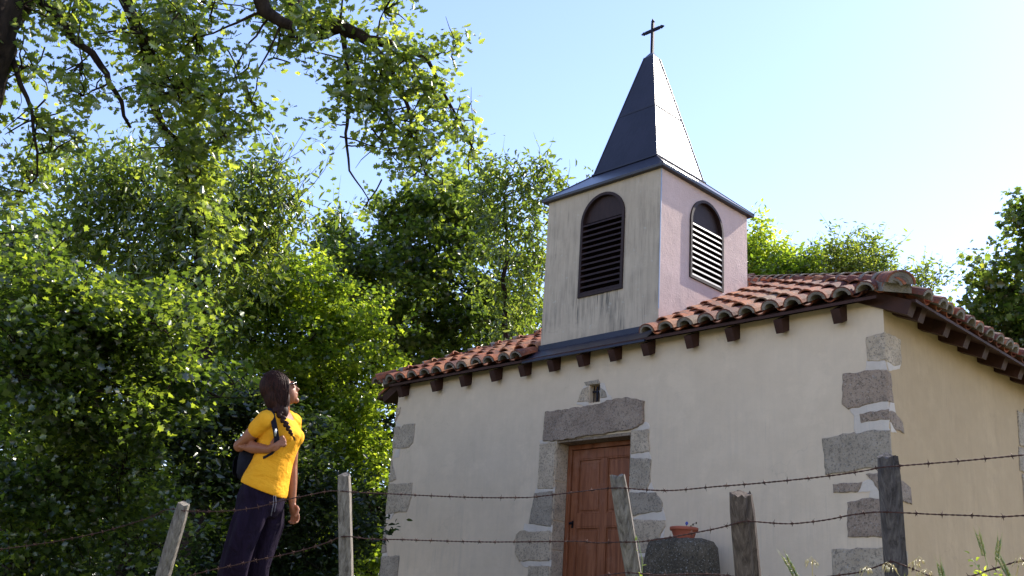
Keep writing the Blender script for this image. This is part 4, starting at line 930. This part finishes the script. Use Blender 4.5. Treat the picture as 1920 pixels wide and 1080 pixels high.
# ------------------------------------------------------------------ grasses
def stalk(label, px0, px1, d, kind, col='grass_blade', lean=0):
    """one grass stem: px0 tip, px1 where the stem leaves the frame"""
    T = W(*px0, d); B0 = W(*px1, d); g = Vector((B0.x, B0.y, gz(B0.x, B0.y)-.03)); root = empty('grass_stem', g)
    tag(root, label, 'grass', 'tall grass stems at the fence')
    mid = B0; pts = [Vector((0, 0, 0)), (mid-g)*.5+Vector((.01, 0, 0)), mid-g, (mid-g).lerp(T-g, .5)+Vector((0, 0, .01)), T-g]
    L = (T-mid).length; d_ = (T-mid).normalized(); stem_top = T-g-d_*.10 if kind == 'ear' else T-g-d_*.02
    pts[-1] = stem_top
    mb = MB(); mb.tube(pts, [.0022, .002, .0017, .0013, .001], 5, .5); mb.build('stem', col, root, True, True)
    if kind == 'ear':
        mb = MB(); s = d_.cross(Vector((0, 1, 0))).normalized()
        for k in range(22):
            t = k/21; p = stem_top+d_*(.085*t); sd2 = s*(1 if k % 2 else -1); o2 = Vector((0, 1, 0))*random.uniform(-1, 1)
            w = .0085*(1-.5*abs(t-.4))
            mb.tube([p, p+(d_*.7+sd2*.75+o2*.5)*.008, p+(d_*1.0+sd2*.5+o2*.35)*.019], [.0006, w*.55, .0003], 5, random.uniform(.4, 1))
            q = p+(d_+sd2*.3+o2*.2)*.014; mb.tube([q, q+(d_+sd2*.22+o2*.12)*.035], [.0004, .0002], 3, .9)
        mb.build('ear', col, root, True, True)
    if kind == 'plume':
        mb = MB()
        for k in range(16):
            p = pts[3].lerp(stem_top, k/15); e = Vector((random.uniform(-1, 1), random.uniform(-1, 1), -.2)).normalized()
            q = p+e*.02+Vector((0, 0, -.004)); mb.tube([p, q], [.0004, .0003], 3, .7)
            mb.tube([q, q+Vector((e.x*.3, e.y*.3, -.7))*.006, q+Vector((e.x*.4, e.y*.4, -1))*.017], [.0006, .0022, .0003], 4, random.uniform(.5, 1))
        mb.build('panicle', col, root, True, True)
    return root
stalk('thick green grass ear left of the dark post, leaning left', (1470, 1041), (1495, 1085), 3.5, 'ear')
stalk('green grass ear leaning left on a long stem, tallest on the right', (1833, 998), (1858, 1085), 4.1, 'ear')
stalk('narrow upright grass ear beside the tallest one', (1874, 1008), (1865, 1085), 4.3, 'ear', 'grass_blade')
stalk('green grass ear leaning left under the tallest ears', (1872, 1042), (1893, 1085), 3.8, 'ear')
stalk('short pale green grass ear between the dark post and the tallest ears', (1760, 1054), (1768, 1085), 3.7, 'ear')
stalk('pale panicle crossing the foot of the dark post', (1656, 1045), (1692, 1088), 3.8, 'plume', 'straw')
stalk('dry awned tuft just right of the dark post', (1728, 1034), (1700, 1085), 4.0, 'plume', 'straw')
stalk('dry nodding brome right of the dark post', (1745, 1060), (1712, 1088), 4.0, 'plume', 'straw')
stalk('thin dry stem with bent tip left of the quoins', (1521, 1033), (1524, 1085), 3.9, 'plume', 'straw')
stalk('straw coloured stem at the right edge of the grass', (1916, 1030), (1905, 1088), 3.9, 'plume', 'straw')
stalk('small dry panicle just left of the dark post', (1630, 1052), (1612, 1088), 3.9, 'plume', 'straw')
# leafy weed
def weed(label, name, px0, px1, d, n, lsz, col):
    T = W(*px0, d); B0 = W(*px1, d); g = Vector((B0.x, B0.y, gz(B0.x, B0.y)-.02)); root = empty(name, g); tag(root, label, 'weed')
    q = [Vector((0, 0, 0)), B0-g, T-g]; pts = [q[0], q[0].lerp(q[1], .5), q[1], q[1].lerp(q[2], .5)+Vector((.01, 0, 0)), q[2]]
    mb = MB(); mb.tube(pts, [.003, .0028, .0022, .0018, .001], 5); mb.build('stem', 'grass_blade', root, True, True)
    pos = []
    for k in range(n): pos.append(tuple(pts[2].lerp(pts[4], k/(n-1))+Vector(RNG.normal(0, .006, 3))))
    for k in range(n//2): pos.append(tuple(pts[1].lerp(pts[2], k/(n/2))))
    leaves('foliage', np.array(pos), lsz, 'plain', col, root, RNG.uniform(.5, 1, len(pos)), -.2, .3); return root
weed('small leafy weed with flower buds between the grass ears', 'leafy_weed', (1820, 1046), (1842, 1085), 3.9, 16, .024, 'hawthorn_leaf')
weed('leafy green weed low at the right edge', 'leafy_weed', (1872, 1066), (1880, 1092), 3.9, 12, .026, 'hawthorn_leaf')
weed('pale bindweed leaf and tendril climbing the post in front of the door', 'bindweed', (1196, 1012), (1204, 1085), inv(1180)-.07, 4, .042, 'oak_leaf')
# meadow: one object, blades nobody could count
def meadow():
    n = 26000; a = RNG.uniform(-6, 8, n); b = RNG.uniform(-2.4, 4.2, n)**1.0
    P = np.stack([FA.x-fd.x*a+fn.x*b, FA.y-fd.y*a+fn.y*b], 1)
    lx = (P[:, 0]-BO.x)*BX.x+(P[:, 1]-BO.y)*BX.y; ly = (P[:, 0]-BO.x)*BY.x+(P[:, 1]-BO.y)*BY.y
    keep = ~((lx > WL-.05) & (lx < .05) & (ly > -.05)) & (np.hypot(P[:, 0], P[:, 1]) > 1.6)
    P = P[keep]; Z = np.array([gz(x, y)-.01 for x, y in P]); n = len(P)
    h = RNG.uniform(.04, .12, n); az = RNG.uniform(0, 2*PI, n); le = RNG.uniform(.1, .6, n)*h; w = RNG.uniform(.002, .0045, n)
    dx = np.cos(az); dy = np.sin(az); V = np.zeros((n, 5, 3))
    for i, (s, hh, ll) in enumerate(((-1, 0, 0), (1, 0, 0), (-.7, .6, .35), (.7, .6, .35), (0, 1, 1))):
        V[:, i, 0] = P[:, 0]-dy*w*s+dx*le*ll; V[:, i, 1] = P[:, 1]+dx*w*s+dy*le*ll; V[:, i, 2] = Z+h*hh
    fs = []; base = np.arange(n)*5
    F = np.concatenate([np.stack([base, base+1, base+3, base+2], 1).ravel(), np.stack([base+2, base+3, base+4], 1).ravel()])
    me = bpy.data.meshes.new('grass'); me.vertices.add(n*5); me.vertices.foreach_set('co', V.astype(np.float32).ravel())
    me.loops.add(len(F)); me.loops.foreach_set('vertex_index', F.astype(np.int32)); tot = np.array([4]*n+[3]*n); me.polygons.add(2*n)
    me.polygons.foreach_set('loop_start', np.concatenate([[0], np.cumsum(tot)[:-1]]).astype(np.int32)); me.update(calc_edges=True)
    me.materials.append(M['grass_blade']); at = me.attributes.new('tint', 'FLOAT', 'POINT'); at.data.foreach_set('value', np.repeat(np.clip(RNG.normal(.45, .25, n), 0, 1), 5).astype(np.float32))
    o = bpy.data.objects.new('grass', me); C.objects.link(o); tag(o, 'unmown meadow grass on the bank under the wire fence', 'grass', kind='stuff')
meadow()
# ------------------------------------------------------------------ the woman
def skinmat():
    m, nt = mat('skin'); v = coords(nt); c = ramp(nt, nz(nt, v, 9, 3), [(.3, (.25, .090, .042)), (.7, (.34, .135, .068))])
    finish(nt, c, .5, bump(nt, nz(nt, v, 120, 3), .1, .002), 0, .35, .08); M['skin'] = m
skinmat()
def cloth(name, a, b, fold, fs, sheen=.8):
    m, nt = mat(name); v = coords(nt, fs); n = nz(nt, v, 3.0, 4, .55, .6); c = ramp(nt, n, [(.3, a), (.7, b)])
    w_ = nt.nodes.new('ShaderNodeTexNoise'); w_.inputs['Scale'].default_value = 300; nt.links.new(coords(nt), w_.inputs['Vector'])
    bb = bump(nt, n, fold, .03); bb = bump(nt, w_.outputs['Fac'], .3, .002, bb); finish(nt, c, sheen, bb, 0, .08); M[name] = m
cloth('yellow_cotton', (.83, .355, .02), (.89, .415, .028), .5, (3.5, 3.5, 6))
cloth('dark_trouser', (.009, .005, .014), (.016, .009, .024), .8, (6, 6, 1.6), .75)
cloth('pack_fabric', (.008, .008, .014), (.014, .013, .022), .5, (5, 5, 4), .6)
def hairmat():
    m, nt = mat('dark_hair'); v = coords(nt, (60, 60, 9)); n = nz(nt, v, 2, 4); c = ramp(nt, n, [(.3, (.008, .003, .0025)), (.75, (.052, .018, .012))])
    finish(nt, c, .62, bump(nt, n, .6, .004), 0, .14); M['dark_hair'] = m
hairmat()
simple('dark_lens', (.02, .008, .006), .12, 0, .1, 5, 0, spec=.8)
simple('pale_cord', (.12, .11, .13), .8, 0, .1, 9, .1)
simple('buckle_metal', (.5, .5, .5), .3, .8, .1, 9, .05)
PD = 6.95; PX = 470/FPX
vx = Vector((math.cos(.2316), math.sin(.2316), 0)); vy = Vector((-vx.y, vx.x, 0)); vz = Vector((0, 0, 1))
TH = rad(33); fw = vx*math.cos(TH)-vy*math.sin(TH); rs = -vx*math.sin(TH)-vy*math.cos(TH)
g0 = W(440, 1150, PD); PB = Vector((g0.x, g0.y, gz(g0.x, g0.y)+.005))
def PP(px, py, Y=0.0):                # point at a depth offset Y behind her mid plane, local to her base
    v = ray(px, py); return CAM+v*((PD+Y)/v.dot(vy)*vy.dot(F_) if False else (PD+Y))-PB
woman = empty('person', PB)
tag(woman, 'woman in yellow t-shirt and dark trousers looking up at the tower, hand on backpack strap', 'person')
def fuse(mb, name, m, parent, vox, it=6):
    o = mb.build(name+'_tmp', m, None); r = o.modifiers.new('r', 'REMESH'); r.mode = 'VOXEL'; r.voxel_size = vox
    s = o.modifiers.new('s', 'SMOOTH'); s.factor = .5; s.iterations = it
    dg = bpy.context.evaluated_depsgraph_get(); dg.update(); me = bpy.data.meshes.new_from_object(o.evaluated_get(dg)); me.name = name
    for p in me.polygons: p.use_smooth = True
    old = o.data; bpy.data.objects.remove(o); bpy.data.meshes.remove(old)
    n = bpy.data.objects.new(name, me); C.objects.link(n); n.parent = parent; return n
def ell(c, a, b, tilt=0, n=32, fold=0, seed=0, z_ax=None):
    out = []
    for k in range(n):
        t = 2*PI*k/n; ca, sa = math.cos(t), math.sin(t); q = 1+fold*noise.noise(Vector((ca*2.3, sa*2.3, seed)))
        out.append(c+rs*sa*a*q+fw*ca*b*q+vz*tilt*ca)
    return out
# head frame
hf = (vx*.985+vy*.17).normalized(); hp = rad(25); HX = hf*math.cos(hp)+vz*math.sin(hp); HY = vz.cross(hf).normalized(); HZ = HX.cross(HY)
HM = Matrix((HX, HY, HZ)).transposed(); HC = PP(526, 731)
def hd(x, y, z): return HC+HX*x+HY*y+HZ*z
shR = PP(499, 787, -.13); elR = PP(449, 836, -.06); wrR = PP(504, 842.5, -.17)
shL = PP(549, 791, .13); elL = PP(547, 872, .14); wrL = PP(548, 944, .10)
mb = MB()
mb.ball(hd(-.012, 0, .02), (.092, .073, .098), HM, 20, 14); mb.ball(hd(.042, 0, -.03), (.056, .053, .082), HM, 18, 12)
mb.ball(hd(.058, 0, -.072), (.036, .036, .030), HM); mb.ball(hd(.080, 0, -.098), .019); mb.ball(hd(.086, 0, .022), (.014, .045, .012), HM)
mb.tube([hd(.088, 0, .012), hd(.100, 0, -.012), hd(.113, 0, -.030), hd(.098, 0, -.040)], [.008, .010, .012, .008], 10)
mb.ball(hd(.113, 0, -.030), .0105); mb.ball(hd(.094, 0, -.055), (.010, .022, .0065), HM); mb.ball(hd(.091, 0, -.067), (.010, .019, .007), HM)
for s in (-1, 1): mb.ball(hd(-.005, s*.076, -.015), (.017, .008, .030), HM)
nb0 = PP(526, 772, .0)
mb.limb([hd(-.015, 0, -.06), hd(-.02, 0, -.11), nb0], [.052, .050, .060], 16)
# torso core under the clothes
for (px, py, a, b) in ((526, 784, .125, .07), (527, 800, .15, .085), (524, 830, .13, .085), (512, 870, .12, .08), (499, 910, .14, .10), (490, 940, .15, .11)):
    pass
R1 = [(527, 770, .06, .055), (526, 779, .135, .066), (526, 795, .15, .083), (524, 815, .14, .095), (519, 850, .125, .09), (508, 880, .13, .10), (497, 915, .15, .11), (489, 945, .15, .11)]
mb.rings([ell(PP(px, py), a, b) for px, py, a, b in R1])
hipR = PP(480, 945, -.09); hipL = PP(497, 945, .08)
knR = PP(441, 1050, -.10); knL = PP(483, 1050, .08); anR = PP(424, 1150, -.08); anL = PP(467, 1150, .10)
anR.z = .09; anL.z = .09
mb.limb([hipR, knR, anR], [.075, .055, .038]); mb.limb([hipL, knL, anL], [.075, .055, .038])
mb.limb([shR, shR.lerp(elR, .5), elR, elR.lerp(wrR, .45), wrR], [.050, .048, .041, .040, .026])
mb.limb([shL, shL.lerp(elL, .5), elL, elL.lerp(wrL, .45), wrL], [.050, .044, .038, .036, .024])
def hand(palm, d, n, curl, side, grip=0):
    """d: direction wrist to knuckles, n: palm normal (towards the palm), side: towards the thumb"""
    d = d.normalized(); n = (n-d*n.dot(d)).normalized(); s = d.cross(n).normalized()
    if s.dot(side) < 0: s = -s
    Rm = Matrix((d, s, n)).transposed()
    mb.ball(palm, (.046, .038, .015), Rm, 14, 9)
    for k, (off, ln) in enumerate(((.030, .068), (.010, .076), (-.010, .072), (-.029, .056))):
        p = palm+d*.036+s*off; a = curl*(1+.12*k); pts = [p]; ang = a*.5
        for seg, f_ in enumerate((.45, .32, .23)):
            p = p+(d*math.cos(ang)+n*math.sin(ang))*ln*f_; pts.append(p); ang += a
        mb.limb(pts, [.0092, .0088, .008, .0068], 10)
    t0 = palm-d*.015+s*.030; t1 = t0+(s*.6+d*.55+n*.45)*.034; t2 = t1+(d*.75+n*.55-s*.1).normalized()*.028; t3 = t2+(d*.7+n*.6-s*.3).normalized()*.022
    mb.limb([t0, t1, t2, t3], [.013, .011, .0098, .0078], 10)
palmR = PP(517, 835, -.185); hand(palmR, (PP(520, 829, -.185)-PP(504, 841, -.175)), vy*.8+vx*.5, 1.15, vz)
mb.limb([wrR, palmR], [.026, .022])
palmL = PP(551, 957, .085); hand(palmL, PP(555, 975, .07)-PP(549, 945, .09), -fw*.2-rs*-.9, .55, fw)
mb.limb([wrL, palmL], [.024, .020])
body = fuse(mb, 'body', 'skin', woman, .0045, 3)
# shirt
mb = MB()
SR = [(527, 774, .098, .070, -.045, 0), (526, 780, .145, .082, -.022, .02), (526, 790, .172, .098, -.01, .02), (526, 802, .172, .120, 0, .02), (525, 816, .162, .140, 0, .02), (522, 830, .158, .135, 0, .05),
      (517, 848, .155, .118, 0, .06), (511, 866, .162, .118, 0, .07), (505, 884, .175, .126, -.01, .06), (499, 900, .184, .134, -.025, .08), (496, 912, .186, .140, -.045, .10), (494, 919, .184, .139, -.050, .10)]
mb.rings([ell(PP(px, py), a, b, t, 36, f_, py*.02) for px, py, a, b, t, f_ in SR])
for sgn in (1, -1): mb.ball(PP(525, 816)+fw*.070+rs*sgn*.066, (.068, .064, .066), None, 16, 12)
mb.limb([shR+(PP(512, 782, -.06)-shR)*.8, shR, shR.lerp(elR, .36)], [.062, .064, .058], 18); mb.limb([shL+(PP(536, 784, .06)-shL)*.8, shL, shL.lerp(elL, .34)], [.060, .062, .056], 18)
shirt = fuse(mb, 'shirt', 'yellow_cotton', woman, .0065, 5)
# trousers
mb = MB()
mb.rings([ell(PP(px, py), a, b, 0, 32, .03, py*.01) for px, py, a, b in ((501, 898, .165, .118), (495, 915, .178, .132), (490, 935, .186, .145), (486, 955, .180, .145), (483, 970, .150, .12))])
def leg(pts, seed):
    rr = []; n = len(pts)
    up = []
    fine = []
    for i in range(n-1):
        for j in range(5): fine.append((pts[i][0].lerp(pts[i+1][0], j/5), pts[i][1]+(pts[i+1][1]-pts[i][1])*j/5))
    fine.append(pts[-1])
    for i, (c, r) in enumerate(fine):
        ring = []
        for k in range(32):
            t = 2*PI*k/32; ca, sa = math.cos(t), math.sin(t)
            q = 1+.14*noise.noise(Vector((ca*2.1+seed, sa*2.1, c.z*1.3)))+.07*noise.noise(Vector((ca*4+seed, sa*4, c.z*3)))
            ring.append(c+rs*sa*r*q*.92+fw*ca*r*q*1.05)
        rr.append(ring)
    mb.rings(rr)
leg([(PP(478, 945, -.075), .108), (PP(463, 985, -.09), .108), (PP(449, 1025, -.10), .10), (PP(438, 1065, -.10), .098), (anR+vz*.12, .10), (anR-vz*.04, .105)], 0)
leg([(PP(499, 945, .07), .108), (PP(500, 985, .08), .104), (PP(489, 1025, .08), .098), (PP(477, 1065, .08), .095), (anL+vz*.12, .098), (anL-vz*.04, .105)], 5)
tr = fuse(mb, 'trousers', 'dark_trouser', woman, .008, 4)
mb = MB()
c0 = PP(513, 929, -.16)
mb.tube([c0, c0+vz*-.05+vx*.006, c0+vz*-.13+vx*.002], .003, 6); mb.tube([c0+vx*.012, c0+vx*.022-vz*.05, c0+vx*.02-vz*.105], .003, 6)
mb.build('drawstring', 'pale_cord', woman, True)
for an in (anR, anL):
    mb = MB(); mb.ball(Vector((an.x, an.y, .045))+fw*.06, (.13, .045, .045), Matrix((fw, rs, vz)).transposed()); mb.ball(Vector((an.x, an.y, .06)), (.05, .04, .05))
    mb.build('shoe', 'pack_fabric', woman, True)
# hair
mb = MB()
mb.ball(hd(-.034, 0, .028), (.100, .086, .106), HM, 24, 16); mb.ball(hd(-.056, -.005, -.045), (.070, .080, .110), HM, 20, 14)
mb.ball(hd(-.050, -.03, -.115), (.052, .056, .072), HM, 18, 12); mb.ball(hd(-.015, -.052, -.05), (.050, .036, .085), HM, 16, 12); mb.ball(hd(-.015, .052, -.04), (.05, .034, .08), HM, 16, 12)
mb.ball(hd(-.045, -.055, -.145), (.042, .038, .05), HM, 16, 12)
hair = fuse(mb, 'hair', 'dark_hair', woman, .006, 16)
mb = MB(); gp = PP(525, 776, -.10)
def onshell(p):        # push a head-frame point out to the hair surface
    c = Vector((-.034, 0, .028)); q = p-c; s = math.sqrt((q.x/.102)**2+(q.y/.088)**2+(q.z/.108)**2); return c+q/max(s, .001) if s < 1 else p
rl = random.Random(3)
for i in range(260):
    s = -1 if rl.random() < .72 else 1
    a = rl.uniform(-.5, 1.0); x0 = -.034+.10*a; p0 = Vector((x0, s*rl.uniform(.0, .02), .028+.112*math.sqrt(max(0, 1-a*a))*.99))
    p3 = Vector((-.045+rl.uniform(-.02, .02), -.055+rl.uniform(-.02, .02), -.15)) if s < 0 else Vector((-.06, .03+rl.uniform(-.03, .02), -.13))
    p1 = Vector((x0*.9+.01, s*.095, .05+rl.uniform(-.01, .02))); p2 = Vector((x0*.55-.02, s*.100, -.07)); pts = []
    for j in range(11):
        t = j/10; q = p0*(1-t)**3+p1*3*t*(1-t)**2+p2*3*t*t*(1-t)+p3*t**3; q = onshell(q)+Vector((0, 0, 0)); pts.append(hd(*q)+Vector((rl.uniform(-1, 1), rl.uniform(-1, 1), rl.uniform(-1, 1)))*.0015)
    mb.tube(pts, [.0022]*9+[.0018, .001], 4, cap=False)
for i in range(26):    # fly-away hair round the forehead
    a = rl.uniform(.3, .95); p = Vector((-.034+.108*a, rl.uniform(-.06, .03), .028+.110*math.sqrt(1-a*a))); pts = [hd(*p)]
    v_ = Vector((rl.uniform(0, 1), rl.uniform(-1, .5), rl.uniform(-.6, .9))).normalized()
    for j in range(4): pts.append(pts[-1]+(HX*v_.x+HY*v_.y+HZ*v_.z)*.010); v_.z -= .35
    mb.tube(pts, [.0008, .0007, .0006, .0005, .0003], 3, cap=False)
mb.build('hair_strands', 'dark_hair', hair, True)
mb = MB(); bpth = [PP(519, 768, -.11), PP(527, 780, -.135), PP(534, 792, -.155), PP(539, 801, -.165), PP(544, 810, -.17), PP(547, 815, -.17)]
for i in range(13):
    t = i/12*(len(bpth)-1); k = min(int(t), len(bpth)-2); p = bpth[k].lerp(bpth[k+1], t-k); r = .024*(1-.62*i/12); o_ = (.35*r)*(1 if i % 2 else -1)
    ax = (bpth[k+1]-bpth[k]).normalized(); Rm = Matrix((ax, ax.cross(vy).normalized(), vy)).transposed()
    Rm = Rm @ Matrix.Rotation(.6*(1 if i % 2 else -1), 3, 'Z'); mb.ball(p+vx*o_, (r*1.15, r*.85, r*.8), Rm, 12, 8)
for i in range(14): p = bpth[-1]; q = p+(bpth[-1]-bpth[-2]).normalized()*rl.uniform(.03, .055)+Vector((rl.uniform(-1, 1), rl.uniform(-1, 1), rl.uniform(-1, 1)))*.010; mb.tube([p, p.lerp(q, .5), q], [.003, .002, .0005], 4)
mb.build('braid', 'dark_hair', hair, True)
# sunglasses
mb = MB()
for s in (-1, 1):
    c = hd(.103, s*.033, .008); Rm = HM @ Matrix.Rotation(s*.25, 3, 'Z'); mb.ball(c, (.004, .027, .021), Rm, 16, 8)
    mb.tube([hd(.100, s*.058, .012), hd(.05, s*.074, .010), hd(-.01, s*.080, .004)], [.003, .0028, .0025], 6)
mb.tube([hd(.108, -.010, .012), hd(.111, 0, .015), hd(.108, .010, .012)], .0028, 6); mb.build('sunglasses', 'dark_lens', woman, True)
# backpack: a thing of its own
pk = PP(520, 858)-fw*.175; bag = empty('backpack', PB+pk); tag(bag, 'small black backpack hanging on the back of the woman in yellow', 'backpack')
Rm = Matrix((fw, rs, vz)).transposed(); mb = MB()
rr = []
for z, s in ((-.19, .55), (-.18, .86), (-.14, 1.0), (-.05, 1.05), (.05, 1.0), (.12, .9), (.17, .7), (.185, .4)):
    ring = []
    for k in range(28):
        t = 2*PI*k/28; ca, sa = math.cos(t), math.sin(t); e = 1/max(abs(ca), abs(sa))**.45; q = 1+.04*noise.noise(Vector((ca*2, sa*2, z*9)))
        ring.append(rs*sa*.12*s*e*q+fw*ca*.075*s*e*q+vz*z*.85)
    rr.append(ring)
mb.rings(rr); mb.build('bag', 'pack_fabric', bag, True)
mb = MB(); rr = []
for z, s in ((-.14, .6), (-.12, .95), (-.04, 1), (0.0, .8)):
    rr.append([rs*math.cos(t)*.10*s-fw*(.088+abs(math.sin(t))*.03*s)+vz*z for t in [2*PI*k/16 for k in range(16)]])
mb.rings(rr); mb.build('front_pocket', 'pack_fabric', bag, True)
def band(name, pts, w, nrm, m, parent, off, th=.004):
    mb = MB(); rings_ = []
    for i, p in enumerate(pts):
        d = (pts[min(i+1, len(pts)-1)]-pts[max(i-1, 0)]).normalized(); n_ = nrm[i] if isinstance(nrm, list) else nrm; s = d.cross(n_).normalized(); n2 = s.cross(d)
        rings_.append([p-off+s*w/2*a+n2*th*b for a, b in ((-1, -1), (1, -1), (1, 1), (-1, 1))])
    mb.rings(rings_); return mb.build(name, m, parent)
def on(px, py, Y): return PP(px, py, Y)
sp = [pk+fw*.05+rs*.07+vz*.15, on(500, 768, -.045), on(506, 766.5, -.095), on(510, 775, -.135), on(513, 790, -.165), on(517, 810, -.185), on(519, 824, -.19), on(517, 842, -.185)]
band('shoulder_strap', sp, .034, [vz, vz, (vz-vy).normalized(), -vy, -vy, -vy, -vy, -vy], 'pack_fabric', bag, pk, .005)
band('webbing_strap', [on(517, 842, -.183), on(510, 850, -.172), on(497, 857, -.16), on(484, 862, -.12), on(474, 866, -.02)], .016, -vy, 'pack_fabric', bag, pk, .002)
mb = MB(); bc = on(515.5, 809, -.192)-pk
mb.tube([bc+vz*.02, bc+vx*.004-vz*.0, bc+vx*.006-vz*.03], [.006, .009, .006], 6); mb.build('buckle', 'buckle_metal', bag, True)
mb = MB(); h0 = pk*0+vz*.17
mb.tube([h0+rs*.03, h0+vz*.04+rs*.015, h0+vz*.04-rs*.015, h0-rs*.03], .006, 6); mb.build('grab_handle', 'pack_fabric', bag, True)
# ------------------------------------------------------------------ light
SUN_AZ = rad(52.6); SUN_EL = rad(39.5)
w = bpy.data.worlds.new('World'); S.world = w; w.use_nodes = True; nt = w.node_tree; nt.nodes.clear()
sky = nt.nodes.new('ShaderNodeTexSky'); sky.sky_type = 'NISHITA'; sky.sun_disc = False
sky.sun_elevation = SUN_EL; sky.sun_rotation = SUN_AZ; sky.altitude = 300; sky.air_density = 1.0; sky.dust_density = .25; sky.ozone_density = 1.0
bg = nt.nodes.new('ShaderNodeBackground'); bg.inputs[1].default_value = .15; o = nt.nodes.new('ShaderNodeOutputWorld')
tn = mixc(nt, 1.0, sky.outputs[0], (1.0, .93, 1.04), 'MULTIPLY'); nt.links.new(tn, bg.inputs[0]); nt.links.new(bg.outputs[0], o.inputs[0])
sd = bpy.data.lights.new('sun', 'SUN'); sd.energy = 4.5; sd.angle = rad(.53); sd.color = (1, .93, .82)
so = bpy.data.objects.new('sun', sd); C.objects.link(so); so.location = (20, 16, 30)
sdir = Vector((math.sin(SUN_AZ)*math.cos(SUN_EL), math.cos(SUN_AZ)*math.cos(SUN_EL), math.sin(SUN_EL)))
so.rotation_euler = sdir.to_track_quat('Z', 'Y').to_euler()
S.view_settings.view_transform = 'Standard'; S.view_settings.look = 'None'; S.view_settings.exposure = 1.2; S.view_settings.gamma = 1
S.cycles.max_bounces = 6; S.cycles.transparent_max_bounces = 4
